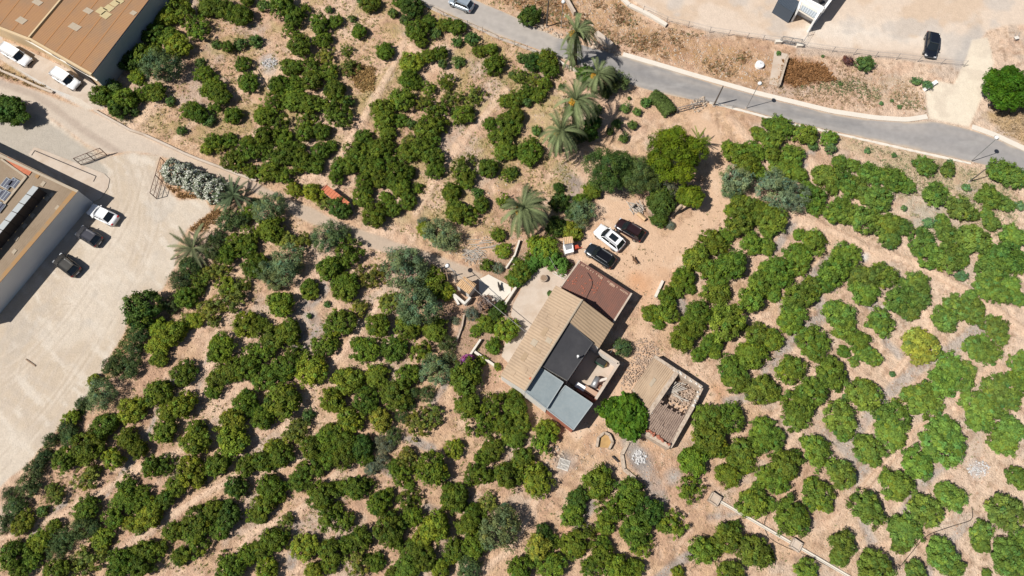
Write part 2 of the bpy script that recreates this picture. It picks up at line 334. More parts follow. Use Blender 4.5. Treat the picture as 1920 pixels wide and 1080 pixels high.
    blend(c(206, 186, 168), ss(9-dline(U, V, [(1500,96),(1700,104),(1800,122)])+wob*.2, -3, 5)*.8)
    blend(c(190, 184, 178), ss(16-dline(U, V, [(1830,60),(1812,90),(1800,118)])+wob*.3, -5, 12)*.6)
    # driveway
    k = ss(sdist(U, V, DRIVE)+wob*.25, -2, 4); blend(c(240, 226, 204), k); rough = rough*(1-.8*k); blend(c(222, 206, 186), k*ss(n2, .5, .65)*.6)
    # gravel yard and farm road
    k = ss(sdist(U, V, YARD)+wob*.3, -3, 4); blend(c(208, 191, 170), k); rough = rough*(1-.7*k)
    trk = np.sin(dline(U, V, [(230,230),(262,330),(262,420),(200,560),(80,760),(-60,900)])*.33+n1*7); blend(c(208, 193, 176), k*ss(trk, .1, 1)*.5); blend(c(206, 192, 176), k*ss(fbm(X*.5+Y*.8, Y*.2-X*.2, 1.6, 300), .52, .68)*.5); blend(c(236, 226, 212), k*ss(fbm(X*.9+Y, Y*.3-X*.3, 1.1, 310), .55, .7)*.5); blend(c(200, 186, 172), k*np.exp(-((np.hypot(U-105, V-620)-24)/3.5)**2)*.45*(n2+.3)); blend(c(204, 190, 174), k*np.exp(-((np.hypot(U-130, V-600)-60)/4)**2)*.4*(n2+.3)); blend(c(224, 211, 194), k*ss(n1, .5, .7)*.6)
    blend(c(196, 187, 176), k*ss(fbm(X, Y, 4, 70), .56, .72)*.45)
    for j, pts in enumerate([[(225,265),(262,340),(270,430),(215,560),(110,740),(-40,900)],[(240,262),(285,350),(290,440),(235,560),(130,740),(-20,910)],[(215,270),(240,350),(232,450),(180,560),(60,700),(-80,800)],[(205,285),(228,360),(215,450),(160,560),(40,700),(-80,780)],[(262,300),(240,400),(150,520),(60,640),(-40,700)],[(270,310),(252,410),(165,530),(72,655),(-40,730)],[(300,330),(310,400),(270,500),(180,650),(60,820)],[(60,560),(90,620),(140,640),(170,610),(150,570),(100,570),(60,620),(30,720)],[(70,540),(110,610),(150,620),(160,590),(130,560),(90,590)]]):
        d = dline(U, V, list(map(tuple, resamp_s(pts)))); nn = fbm(X, Y, 3, 400+j)
        blend(c(190, 174, 156), k*np.exp(-(d/2.0)**2)*.38*ss(nn, .3, .6)); blend(c(228, 214, 196), k*np.exp(-((d-4.5)/2.0)**2)*.4*ss(nn, .35, .6))
    k2 = ss(sdist(U, V, [(-300,180),(0,205),(70,215),(170,285),(203,320),(200,345),(60,300),(0,290)])+wob*.1, -2, 2); blend(c(190, 181, 168), k2*.9)
    k = ss(sdist(U, V, DIRT)+wob*.12, -2, 3); blend(c(212, 198, 182), k*ss(U, 600, 250)*.9); blend(c(200, 180, 160), k*ss(U, 330, 520)); rough = rough*(1-.8*k)
    blend(c(176, 158, 144), k*ss(7-dline(U, V, [(0,155),(60,176),(100,200),(150,240),(230,290)])+wob*.2, -3, 4)*.55)
    k = ss(sdist(U, V, [(-300,-60),(0,60),(10,90),(60,100),(190,160),(195,205),(160,205),(95,170),(60,150),(0,110)])+wob*.1, -2, 3); blend(c(214, 208, 200), k); rough = rough*(1-.85*k)
    blend(c(226, 210, 190), k*ss(U, 110, 150)*.7)
    C *= (1+.16*rough)[..., None]; out = np.clip(C, .02, .8)
    rough = np.clip(rough, .08, 1)
    inorch = rough > .9
    Z = np.where(rough > .6, (n3-.5)*.22+(fbm(X, Y, .5, 11, 2)-.5)*.16, 0)+ridge*.14*inorch
    # flat bed for the asphalt and everything near it
    flat = ss(sdist(U, V, ROAD), -16, -4); Z = Z*(1-flat)
    bld = [(900,480),(1100,440),(1330,640),(1340,780),(1260,880),(1060,830),(880,720)]
    Z = Z*(1-.8*ss(sdist(U, V, bld), -10, 10))
    return out, rough, Z
SC, SR, SZ = soilmap(XX, YY, UU, VV)
nx, ny = XX.shape
vid = np.arange(nx*ny).reshape(nx, ny)
F = np.stack([vid[:-1, :-1], vid[1:, :-1], vid[1:, 1:], vid[:-1, 1:]], -1).reshape(-1, 4)
fu = (UU[:-1, :-1]+UU[1:, 1:]).ravel()/2; fv = (VV[:-1, :-1]+VV[1:, 1:]).ravel()/2
zone = np.zeros(len(F), int)
zone[inpoly(fu, fv, FYARD)] = 1; zone[inpoly(fu, fv, LOT)] = 2; zone[inpoly(fu, fv, YARD)] = 3; zone[inpoly(fu, fv, DIRT)] = 4; zone[inpoly(fu, fv, DRIVE)] = 5
CO = np.stack([XX, YY, SZ], -1).reshape(-1, 3); CC = SC.reshape(-1, 3); RR = SR.ravel()
M['soil'] = soil_mat('soil')
def soil_obj(name, label, fsel, extra=None):
    f = F[fsel]; used, inv = np.unique(f, return_inverse=True); f = inv.reshape(-1, 4); co = CO[used]; cc = CC[used]; rr = RR[used]
    if extra is not None:
        ev, ef = extra; f = np.vstack([f, ef+len(co)]); co = np.vstack([co, ev]); base = np.array(alb(216, 182, 154))
        cc = np.vstack([cc, np.tile(base, (len(ev), 1))]); rr = np.concatenate([rr, np.ones(len(ev))])
    me = bpy.data.meshes.new(name); me.vertices.add(len(co)); me.vertices.foreach_set('co', co.ravel())
    me.loops.add(f.size); me.loops.foreach_set('vertex_index', f.ravel().astype(np.int32))
    me.polygons.add(len(f)); me.polygons.foreach_set('loop_start', np.arange(0, f.size, 4, dtype=np.int32)); me.polygons.foreach_set('loop_total', np.full(len(f), 4, dtype=np.int32))
    me.polygons.foreach_set('use_smooth', [True]*len(f)); me.update(); me.validate()
    a = me.attributes.new('soil', 'FLOAT_COLOR', 'POINT'); a.data.foreach_set('color', np.hstack([cc, np.ones((len(cc), 1))]).ravel())
    a = me.attributes.new('rough_amt', 'FLOAT', 'POINT'); a.data.foreach_set('value', rr)
    me.materials.append(M['soil']); o = link(name, me); tag(o, label, kind='structure'); return o
x0, x1, y0, y1 = xs[0], xs[-1], ys[0], ys[-1]; B = 2600
ev = np.array([(x0, y0, 0), (x1, y0, 0), (x1, y1, 0), (x0, y1, 0), (-B, -B, 0), (B, -B, 0), (B, B, 0), (-B, B, 0)], float)
ef = np.array([(4, 5, 1, 0), (5, 6, 2, 1), (6, 7, 3, 2), (7, 4, 0, 3)])
soil_obj('ground', 'pinkish tan orchard soil between the rows of citrus trees', zone == 0, (ev, ef))
soil_obj('farmyard', 'trodden tan earth track and yard around the farmhouse', zone == 1)
soil_obj('dirt_lot', 'pale bare earth lot across the asphalt road', zone == 2)
soil_obj('gravel_yard', 'pale gravel yard beside the long warehouse', zone == 3)
soil_obj('dirt_road', 'pale dirt road running down to the small shed', zone == 4)
soil_obj('driveway', 'cream driveway ramp from the road into the lot', zone == 5)
def zheight(x, y):
    i = int(np.clip(round((x-xs[0])/G), 0, nx-1)); j = int(np.clip(round((y-ys[0])/G), 0, ny-1)); return float(SZ[i, j])
def flat_sheet(name, label, poly, z, m, kind='structure', step=0):
    b = MB(); b.slab([P(x, y, 0)+Vector((0, 0, z)) for x, y in poly], z+.03)
    o = b.obj(name, m); tag(o, label, kind=kind); return o
# asphalt
ra = bpy.data.materials.new('asphalt'); ra.use_nodes = True
def asphalt():
    t = ra.node_tree; N = t.nodes; L = t.links; b = N['Principled BSDF']; b.inputs['Roughness'].default_value = .85; b.inputs['Specular IOR Level'].default_value = .2
    a = N.new('ShaderNodeAttribute'); a.attribute_name = 'soil'; g = N.new('ShaderNodeNewGeometry')
    n = N.new('ShaderNodeTexNoise'); n.inputs['Scale'].default_value = 1.3; n.inputs['Detail'].default_value = 8; L.new(g.outputs[0], n.inputs['Vector'])
    q = N.new('ShaderNodeMapRange'); q.inputs[1].default_value = .3; q.inputs[2].default_value = .7; q.inputs[3].default_value = .93; q.inputs[4].default_value = 1.07; L.new(n.outputs[0], q.inputs[0])
    s = N.new('ShaderNodeVectorMath'); s.operation = 'SCALE'; L.new(a.outputs['Color'], s.inputs[0]); L.new(q.outputs[0], s.inputs['Scale']); L.new(s.outputs[0], b.inputs['Base Color'])
asphalt()
def resamp(p, n):
    p = np.array(p, float); d = np.r_[0, np.cumsum(np.hypot(*np.diff(p, axis=0).T))]; t = np.linspace(0, d[-1], n)
    return np.stack([np.interp(t, d, p[:, 0]), np.interp(t, d, p[:, 1])], -1)
def smooth(p, it=3):
    for _ in range(it): p[1:-1] = (p[:-2]+2*p[1:-1]+p[2:])/4
    return p
def strip_road():
    n, m = 260, 26; A = smooth(resamp(ROADU, n), 12); Bq = smooth(resamp(ROADL, n), 12); T = np.linspace(0, 1, m)[None, :, None]
    Q = A[:, None]*(1-T)+Bq[:, None]*T; U, V = Q[..., 0], Q[..., 1]
    Wd = np.array([[tuple(P(U[i, j], V[i, j], .03)) for j in range(m)] for i in range(n)])
    X, Y = Wd[..., 0], Wd[..., 1]; tt = np.broadcast_to(T[..., 0], U.shape)
    new = np.array(alb(160, 156, 153)); old = np.array(alb(190, 182, 174)); k = ss(U+V*.25, 1062, 1066)[..., None]; C = old*(1-k)+new*k
    def bl(c, k): 
        nonlocal C
        k = np.clip(k, 0, 1)[..., None]; C = C*(1-k)+np.array(alb(*c))*k
    lane = np.exp(-((tt-.28)/.07)**2)+np.exp(-((tt-.72)/.07)**2)
    bl((150, 148, 148), np.exp(-((tt-.5)/.06)**2)*.45*(U > 1050)); bl((188, 178, 168), np.exp(-((tt-.2)/.1)**2)*.4)
    bl((204, 196, 188), np.exp(-((tt-.85)/.1)**2)*.35*(U > 1050)); bl((176, 170, 164), lane*.3*(U < 1050))
    bl((194, 184, 174), ss(U, 1600, 1690)*ss(U, 1840, 1760)*ss(fbm(X, Y, 4, 200), .4, .6)*ss(tt, .7, .2)*.7)
    bl((176, 172, 170), ss(U, 1500, 1700)*.5); bl((206, 188, 168), ss(np.abs(tt-.5), .44, .5)*.7); bl((148,144,142), ss(fbm(X, Y, 1.7, 205), .62, .75)*.3)
    dst = ss(fbm(X, Y, 2.0, 210), .45, .7); bl((216, 196, 172), ss(np.abs(tt-.5), .36, .5)*dst*.8); bl((186, 182, 178), ss(fbm(X*.4, Y, 1.2, 220), .6, .75)*.4*(U > 1050))
    for px_, w_ in ((1210, 14), (1365, 20), (1590, 26), (1480, 8)): bl((140, 138, 138), ((np.abs(U-px_) < w_) & (np.abs(tt-.3) < .16))*.35)
    vs = Wd.reshape(-1, 3); fs = [(i*m+j, i*m+j+1, (i+1)*m+j+1, (i+1)*m+j) for i in range(n-1) for j in range(m-1)]
    me = bpy.data.meshes.new('road'); me.from_pydata([tuple(v) for v in vs], [], [f[::-1] for f in fs]); me.update()
    a = me.attributes.new('soil', 'FLOAT_COLOR', 'POINT'); a.data.foreach_set('color', np.hstack([C.reshape(-1, 3), np.ones((n*m, 1))]).ravel())
    me.materials.append(ra); tag(link('road', me), 'grey asphalt road curving across the top of the photo', kind='structure')
strip_road()
def strip(name, label, pts, w, z, m, kind='structure', n=60, sm=4, cat=None, jit=0):
    p = smooth(resamp(pts, n), sm); W = [P(x, y, 0) for x, y in p]; vs = []; b = MB()
    for i, q in enumerate(W):
        d = (W[min(i+1, n-1)]-W[max(i-1, 0)]); d.z = 0; d.normalize(); s = Vector((-d.y, d.x, 0)); ww = w*(1+rnd(-jit, jit))
        for sg, zz in ((1, -.02), (1, z), (-1, z), (-1, -.02)): b.v.append((q.x+s.x*ww/2*sg, q.y+s.y*ww/2*sg, zz+(rnd(-jit, jit)*.1 if zz > 0 else 0)))
    for i in range(n-1):
        for k in range(3): b.f.append((4*i+k, 4*i+k+1, 4*i+k+5, 4*i+k+4))
    b.f += [(0, 1, 2, 3), (4*n-1, 4*n-2, 4*n-3, 4*n-4)]
    o = b.obj(name, m); tag(o, label, cat, kind=kind); return o
random.seed(3)
strip('kerb', 'pale concrete kerb gutter along the far side of the road', [(1168,102),(1240,123),(1300,141),(1420,175),(1560,209),(1640,221),(1700,225),(1738,219)], .75, .1, 'pale_concrete', n=120)
strip('kerb', 'pale concrete kerb gutter right of the driveway mouth', [(1822,238),(1862,252),(1920,279),(2060,341)], .8, .1, 'pale_concrete', n=50)
strip('kerb', 'low whitish kerb along the near side of the road, upper left stretch', [(700,-42),(785,4),(840,31),(878,45),(935,72),(986,90),(1036,110)], .4, .1, 'concrete', n=70, jit=.25)
strip('kerb', 'low whitish kerb along the near side of the road below the trees', [(1330,193),(1345,196),(1400,210),(1480,232),(1560,249),(1640,267),(1720,285),(1820,307)], .35, .08, 'pale_concrete', n=70, jit=.25)
# paved pads
flat_sheet('paving', 'pale concrete forecourt under the two white vans', [(0,74),(40,88),(120,126),(192,163),(193,203),(176,203),(150,185),(98,166),(50,138),(2,112),(-60,90),(-60,46)], .05, 'concrete')
flat_sheet('terrace', 'pale concrete terrace on the garden side of the farmhouse', [(1000,506),(1024,500),(1052,514),(1062,526),(1048,545),(1015,600),(985,655),(962,690),(940,668),(948,640),(975,610),(958,592),(962,572),(972,552),(985,524)], .06, 'concrete')
flat_sheet('terrace', 'white concrete slab between the tan-roofed shed and the garden', [(898,524),(916,515),(958,537),(958,548),(942,566),(930,574),(908,556),(898,546)], .1, 'pale_concrete')
flat_sheet('ramp', 'long pale concrete pad in front of the long warehouse', [(54,290),(64,277),(72,278),(196,326),(206,336),(203,352),(190,372),(172,380),(140,352)], .08, 'concrete')
b = MB()
for a_, c_ in (((60,292),(66,283)), ((66,283),(181,331)), ((181,331),(176,341))): b.wall(P(*a_), P(*c_), .1, .12, .07)
tag(b.obj('drain_channel', 'dark_metal'), 'thin dark drain slot outlining the pale concrete pad', 'drain')

# ------------------------------------------------------------------ BUILDINGS
def roofmat(name, base, c2, c3, s1=.5, s2=3, bump=.2):
    return mat(name, base, .85, noise=[(s1, .8, c2), (s2, .45, c3)], bump=(9, bump))
M['roof_orange'] = roofmat('fibre_cement_orange', alb(178, 136, 100), alb(158, 132, 108), alb(188, 144, 98), .2, 1.2)
M['roof_brown'] = roofmat('fibre_cement_brown', alb(166, 146, 124), alb(150, 130, 106), alb(178, 158, 134), .3, 2)
M['roof_lichen'] = mat('roof_lichen', alb(180, 142, 98), noise=[(.9, .9, alb(166, 144, 116))])
M['roof_seam'] = mat('roof_seam', alb(194, 140, 92), noise=(1, .6, alb(178, 138, 100)))
M['roof_pale'] = mat('roof_pale_sheet', alb(198, 182, 160), noise=(3, .5, alb(180, 164, 140)))
M['roof_cream'] = mat('roof_cream_sheet', alb(214, 196, 150), noise=(3, .5, alb(196, 178, 140)))
M['roof_tan'] = roofmat('fibre_cement_tan', alb(198, 172, 144), alb(176, 152, 128), alb(212, 188, 160), .35, 2.2)
M['roof_tan2'] = roofmat('fibre_cement_dull', alb(188, 162, 132), alb(174, 150, 122), alb(196, 172, 144), .5, 3)
M['roof_rust'] = roofmat('old_tile_rust', alb(134, 98, 86), alb(116, 92, 84), alb(158, 104, 86), .3, 2.5)
M['roof_black'] = mat('bitumen_black', alb(72, 72, 76), .8, noise=[(.35, .7, alb(92, 91, 93)), (2.5, .4, alb(62, 61, 63))], bump=(3, .1))
M['roof_blue'] = mat('bitumen_grey_blue', alb(154, 166, 170), .8, noise=[(.5, .7, alb(136, 148, 152)), (3, .5, alb(170, 178, 178))], bump=(5, .15))
M['roof_tile'] = roofmat('old_clay_tile', alb(176, 152, 136), alb(140, 118, 106), alb(206, 182, 160), 1.6, 4, .5)
M['panel'] = mat('solar_panel', (.085, .09, .12), .35, noise=(1, .3, (.14, .15, .18)), spec=.4)
M['panel_frame'] = mat('panel_back', alb(190, 196, 198), .5)
def corrug(a, b, c, d, n, amp, rows=10, th=.05, jit=0):
    """sheet with real waves; ridges run a->b edge direction: a,b top edge; d,c bottom edge. waves counted along a->b"""
    a, b, c, d = map(Vector, (a, b, c, d)); mb = MB(); m = n*4+1
    for j in range(rows+1):
        t = j/rows
        for i in range(m):
            s = i/(m-1); p = (a*(1-s)+b*s)*(1-t)+(d*(1-s)+c*s)*t
            mb.v.append((p.x, p.y, p.z+amp*math.sin(2*math.pi*i/4)+(rnd(-jit, jit))))
    for j in range(rows):
        for i in range(m-1): q = j*m+i; mb.f.append((q, q+m, q+m+1, q+1))
    e = [a, b, c, d]; k = len(mb.v)
    for p in e: mb.v.append((p.x, p.y, p.z-th))
    cor = [0, m-1, rows*m+m-1, rows*m]
    for i in range(4): j = (i+1) % 4; mb.f.append((cor[i], cor[j], k+j, k+i))
    mb.f.append((k, k+1, k+2, k+3))
    return mb
def inset(pts, k=.12):
    c = sum((Vector(p) for p in pts), Vector())/len(pts)
    return [Vector(p)+(c-Vector(p)).normalized()*k for p in pts]
def drop(pts, h=.1): return [Vector((p[0], p[1], p[2]-h)) for p in pts]
def lerp4(q, s, t):
    a, b, c, d = map(Vector, q); return (a*(1-s)+b*s)*(1-t)+(d*(1-s)+c*s)*t
def patch(q, s0, s1, t0, t1, up=.05): return [lerp4(q, s, t)+Vector((0, 0, up)) for s, t in ((s0, t0), (s1, t0), (s1, t1), (s0, t1))]
# --- brown-roofed warehouse, top left
T = thing('warehouse', 'big warehouse with orange brown roof and cream front at the top left', 'warehouse')
A = [P(58,74,4.0), P(172,139,4.0), P(332,-70,4.0), P(206,-104,4.0)]
Bq = [P(-70,22,3.8), P(54,70,3.8), P(200,-104,3.8), P(60,-150,3.8)]
b = MB(); b.prism(drop(inset(A, .1), .25)); b.prism(drop(inset(Bq, .1), .25)); b.obj('wall', 'cream_wall', T)
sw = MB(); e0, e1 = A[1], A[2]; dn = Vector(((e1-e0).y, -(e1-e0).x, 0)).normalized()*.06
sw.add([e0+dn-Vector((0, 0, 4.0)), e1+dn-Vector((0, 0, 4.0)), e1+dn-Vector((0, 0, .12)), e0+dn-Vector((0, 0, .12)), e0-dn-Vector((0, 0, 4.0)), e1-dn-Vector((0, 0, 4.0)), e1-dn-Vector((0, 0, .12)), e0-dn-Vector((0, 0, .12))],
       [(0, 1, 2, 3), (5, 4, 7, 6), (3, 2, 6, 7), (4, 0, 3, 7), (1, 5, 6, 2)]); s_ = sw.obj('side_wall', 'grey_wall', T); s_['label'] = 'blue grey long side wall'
q1 = [A[0], A[1], A[2], A[3]]
r1 = corrug(A[0], A[3], A[2], A[1], 90, .010, 8).obj('roof', 'roof_orange', T)
q2 = [Bq[0], Bq[1], Bq[2], Bq[3]]
r2 = corrug(Bq[0], Bq[3], Bq[2], Bq[1], 90, .010, 8).obj('roof', 'roof_orange', T)
b = MB()
for t in (.2, .4, .6, .8):
    pa, pb = lerp4(q1, 0+t, 0), lerp4(q1, t, 1); b.slab([pa+Vector((-.09, 0, .03)), pa+Vector((.09, 0, .03)), pb+Vector((.09, 0, .03)), pb+Vector((-.09, 0, .03))], .02)
for t in (.15, .35, .55, .75):
    pa, pb = lerp4(q2, t, 0), lerp4(q2, t, 1); b.slab([pa+Vector((-.09, 0, .03)), pa+Vector((.09, 0, .03)), pb+Vector((.09, 0, .03)), pb+Vector((-.09, 0, .03))], .02)
b.obj('roof_seam', 'roof_seam', r1)
for (px, py, w_, h_, mm) in ((204,15,9,7,'roof_cream'),(215,6,8,7,'roof_cream'),(190,20,9,8,'roof_cream'),(198,28,9,8,'roof_cream'),(165,20,9,6,'roof_pale'),(140,50,12,7,'roof_pale'),(40,38,10,7,'roof_pale'),(70,4,10,6,'roof_pale'),(250,24,6,5,'roof_pale'),(225,2,7,5,'roof_cream')):
    z = 4.06 if px > 95 else 3.86; u = Vector((.53, -.30)).normalized(); v = Vector((.62, .78)).normalized(); k = .0385
    c = P(px, py, z); U_ = Vector((u.x, u.y, 0))*w_*.07; V_ = Vector((v.x, v.y, 0))*h_*.07
    b = MB(); b.slab([c-U_-V_, c+U_-V_, c+U_+V_, c-U_+V_], .04); b.obj('roof_sheet', mm, r1 if px > 95 else r2)
b = MB(); b.wall(P(-70,26,3.8), P(56,74,3.9), 3.98, .35, 3.5); b.wall(P(57,74,3.9), P(172,139.5,4.0), 4.1, .3, 3.5); b.wall(P(55.5,71,3.9), P(203,-104,3.9), 4.12, .25, 3.5); b.obj('parapet', 'cream_wall', T)
b = MB(); fA, fB = A[0].copy(), A[1].copy(); d = (fB-fA); d.z = 0; d.normalize(); n_ = Vector((-d.y, d.x, 0)); n_ = n_ if n_.y < 0 else -n_
c = P(150,125,0); 
def onfront(px, py):
    q = P(px, py, 2); t = (q-fA).dot(d); return fA+d*t
for px, py, w_, h_ in ((154,130,3.4,3.3),(58,74,.0,0),):
    if w_ == 0: continue
    p = onfront(px, py)+n_*.06; b.box((p.x, p.y, h_/2), (w_, .12, h_), math.atan2(d.y, d.x))
b.obj('door', 'dark_metal', T)  # open doorway: shade of the recess painted as a dark box
for t in (-3.0, 4.0, 9.5):
    b = MB(); p = fA+d*t+n_*.08; b.box((p.x, p.y, 3.1), (1.3, .1, .35), math.atan2(d.y, d.x)); b.obj('window', 'dark_metal', T)
b = MB(); o0 = fA-d*12; o1 = fB+d*.1
b.slab([Vector((*(o0+n_*.0).xy, 2.75)), Vector((*(o1+n_*.0).xy, 2.75)), Vector((*(o1+n_*.16).xy, 2.7)), Vector((*(o0+n_*.16).xy, 2.7))], .1); b.obj('ledge', 'pale_concrete', T)
rebase(T)
# --- long warehouse, left
T = thing('warehouse', 'long low warehouse with brown roof, solar panels and white side wall', 'warehouse')
z = 3.5; W4 = [P(-130,222,z), P(147,357,z), P(-60,600,z), P(-340,420,z)]
b = MB(); b.prism(drop(inset(W4, .08), .12)); o = b.obj('wall', 'white_wall2', T)
r = corrug(W4[0], W4[3], W4[2], W4[1], 130, .012, 8).obj('roof', 'roof_brown', T)
def rs(pts, up, m, name, th=.04, par=None):
    b = MB(); b.slab([P(x, y, z+up) for x, y in pts], th); return b.obj(name, m, par or r)
rs([(8,297),(14,294),(62,318),(54,329),(38,322)], .1, 'terracotta', 'roof_patch')
rs([(-60,262),(8,292),(62,318),(147,357),(144,361),(60,322),(6,297),(-60,268)], .12, 'roof_pale', 'roof_edge')
rs([(147,357),(-60,600),(-66,597),(139,354)], .085, 'roof_lichen', 'roof_edge')
rs([(0,299),(3,297),(50,330),(47,333)], .22, 'roof_pale', 'gutter', .15); rs([(47,329),(51,331),(2,392),(-30,430),(-34,428),(-2,389)], .2, 'roof_pale', 'gutter', .12)
for (x, y, m_) in ((96,366,'roof_pale'),(88,373,'roof_pale'),(60,405,'roof_pale'),(45,424,'roof_pale'),(30,448,'roof_pale'),(107,390,'roof_pale'),(26,472,'roof_pale'),(80,345,'roof_pale'),(70,330,'roof_lichen'),(30,345,'roof_lichen')):
    rs([(x-5, y+1), (x+1, y-6), (x+6, y-3), (x, y+5)], .07, m_, 'roof_sheet')
for i, (x, y) in enumerate(((26,343),(13,344),(8,366),(-6,362),(-2,388),(-14,384))):
    s = Vector((9, 5)); t = Vector((-8, 10)) if i else Vector((-7, 9))
    p = [(x-s.x-t.x, y-s.y-t.y), (x+s.x-t.x, y+s.y-t.y), (x+s.x+t.x, y+s.y+t.y), (x-s.x+t.x, y-s.y+t.y)]
    k = .78; cx, cy = x, y; p = [(cx+(u-cx)*k, cy+(v-cy)*k) for u, v in p]; f_ = rs(p, .2, 'panel_frame', 'solar_panel', .06)
    for q in (-.34, 0, .34):
        cc = (cx+s.x*k*q*1.95, cy+s.y*k*q*1.95); pp = [(cc[0]+(u-cx)*.9*(1 if 0 else 1), cc[1]+(v-cy)) for u, v in p]
        ax = [(cc[0]-s.x*.25*k*1.0-t.x*.9*k, cc[1]-s.y*.25*k-t.y*.9*k), (cc[0]+s.x*.25*k-t.x*.9*k, cc[1]+s.y*.25*k-t.y*.9*k), (cc[0]+s.x*.25*k+t.x*.9*k, cc[1]+s.y*.25*k+t.y*.9*k), (cc[0]-s.x*.25*k+t.x*.9*k, cc[1]-s.y*.25*k+t.y*.9*k)]
        rs(ax, .215, 'panel', 'cell', .02, f_)
a0, a1 = Vector((72,352)), Vector((-50,497)); n = 9
for i in range(n):   # tilted collectors standing on the roof
    p = a0.lerp(a1, i/n); q = a0.lerp(a1, (i+.93)/n)
    lo0, lo1 = P(p.x-10, p.y-4, z+.5), P(q.x-10, q.y-4, z+.5); hi0, hi1 = P(p.x, p.y, z+1.75), P(q.x, q.y, z+1.75)
    b = MB(); b.slab([lo0, lo1, hi1, hi0], .06); f_ = b.obj('collector', 'panel_frame', r)
    b = MB()
    for h in (hi0, hi1): b.tube([h, Vector((h.x, h.y, z+.05))], .04, 4)
    for h in (lo0, lo1): b.tube([h, Vector((h.x, h.y, z+.05))], .04, 4)
    b.wall(hi0, hi1, z+1.7, .04, z+.1); b.obj('stand', 'dark_metal', f_)
b = MB()
for t in (.12, .3, .5):
    p = W4[1].lerp(W4[2], t); q = W4[1].lerp(W4[2], t+.02); b.wall(P(*proj(p.x-1.6, p.y, z), z), P(*proj(q.x-2.6, q.y-1.2, z), z), z+.3, .15, z)
rebase(T)
# --- farmhouse
T = thing('farmhouse', 'long farmhouse with tan corrugated gable roof, black and grey blue lean-tos and a walled court', 'house')
H1, H2 = 3.2, 4.9
mA, mB, mC, mD = P(1042,535,H1), P(1092,562,H2), P(984,733,H2), P(938,704,H1)
mE, mF, mG = P(1151,607,3.3), P(1123,653,3.3), P(1066,602,H2)
k1, k2, k3, k4 = P(1066,604,4.7), P(1111,643,3.9), P(1064,713,3.8), P(1013,684,4.65)
g1, g2, g3, g4 = P(1012,688,4.1), P(1056,717,3.7), P(1025,766,3.7), P(984,734,4.2)
h1, h2, h3, h4 = P(1060,723,3.25), P(1111,757,3.0), P(1075,806,3.0), P(1025,767,3.2)
b = MB()
b.prism(drop(inset([mA, mB, mC, mD], .14), .15)); b.prism(drop(inset([mB, mE, mF, mG], .14), .15)); b.prism(drop(inset([k1, k2, k3, k4], .1), .15))
b.prism(drop(inset([g1, g2, g3, g4], .08), .14)); wl = b.obj('wall', 'white_wall', T)
b = MB(); b.prism(drop(inset([h1, h2, h3, h4], .06), .12)); wb = b.obj('brick_wall', 'brick', T); wb['label'] = 'red brick wall of the end lean-to'
random.seed(5)
rf = corrug(mB, mC, mD, mA, 36, .02, 6, .06).obj('roof', 'roof_tan', T); rf['label'] = 'tan corrugated roof slope'
rf2 = corrug(mB, mG, mF, mE, 9, .02, 6, .06).obj('roof', 'roof_tan2', T); rf2['label'] = 'tan corrugated roof slope'
b = MB(); b.tube([mB+Vector((0, 0, .03)), mC+Vector((0, 0, .03))], .13, 6); b.obj('ridge_tiles', 'roof_pale', rf)
Q = [mB, mC, mD, mA]
for s0, t0, w_, h_ in ((.12,.15,.04,.25),(.2,.5,.07,.2),(.32,.2,.03,.4),(.4,.42,.09,.16),(.47,.12,.05,.2),(.55,.5,.06,.2),(.62,.25,.03,.3),(.7,.55,.08,.16),(.82,.3,.05,.25),(.9,.6,.04,.2),(.28,.7,.05,.12),(.78,.1,.06,.15)):
    b = MB(); b.slab(patch(Q, s0, s0+w_, t0, t0+h_, .045), .03); b.obj('roof_sheet', random.choice(['roof_pale', 'roof_tan2', 'roof_tan']), rf)
b = MB(); b.slab(patch(Q, .87, .89, .03, .1, .06), .03); b.obj('roof_tile', 'terracotta', rf)
def flatroof(pts, m, lab, rim, name='roof'):
    b = MB(); b.slab(pts, .12); o = b.obj(name, m, T); o['label'] = lab
    b = MB()
    for i in range(4):
        p, q = pts[i], pts[(i+1) % 4]; d = (q-p).normalized(); n__ = Vector((-d.y, d.x, 0))*.05
        b.add([p-n__+Vector((0, 0, -.12)), q-n__+Vector((0, 0, -.12)), q+n__+Vector((0, 0, -.12)), p+n__+Vector((0, 0, -.12)), p-n__+Vector((0, 0, .07)), q-n__+Vector((0, 0, .07)), q+n__+Vector((0, 0, .07)), p+n__+Vector((0, 0, .07))], [(0, 1, 5, 4), (1, 2, 6, 5), (2, 3, 7, 6), (3, 0, 4, 7), (4, 5, 6, 7)])
    b.obj('roof_rim', rim, o); return o
M['rim_blue'] = mat('rim_blue', alb(176, 184, 186)); M['rim_black'] = mat('rim_black', alb(92, 92, 94))
rk = flatroof([k1, k2, k3, k4], 'roof_black', 'black felt roof', 'rim_black')
flatroof([g1, g2, g3, g4], 'roof_blue', 'grey blue felt roof beside the black one', 'rim_blue'); flatroof([h1, h2, h3, h4], 'roof_blue', 'grey blue felt roof over the brick end', 'rim_blue')
cp = P(1083,671,4.05); b = MB(); b.tube([cp, cp+Vector((0, 0, .9))], .11, 10); b.tube([cp+Vector((0, 0, .95)), cp+Vector((0, 0, 1.05))], .2, 10, .02); b.obj('chimney', 'white_paint', rk, True)
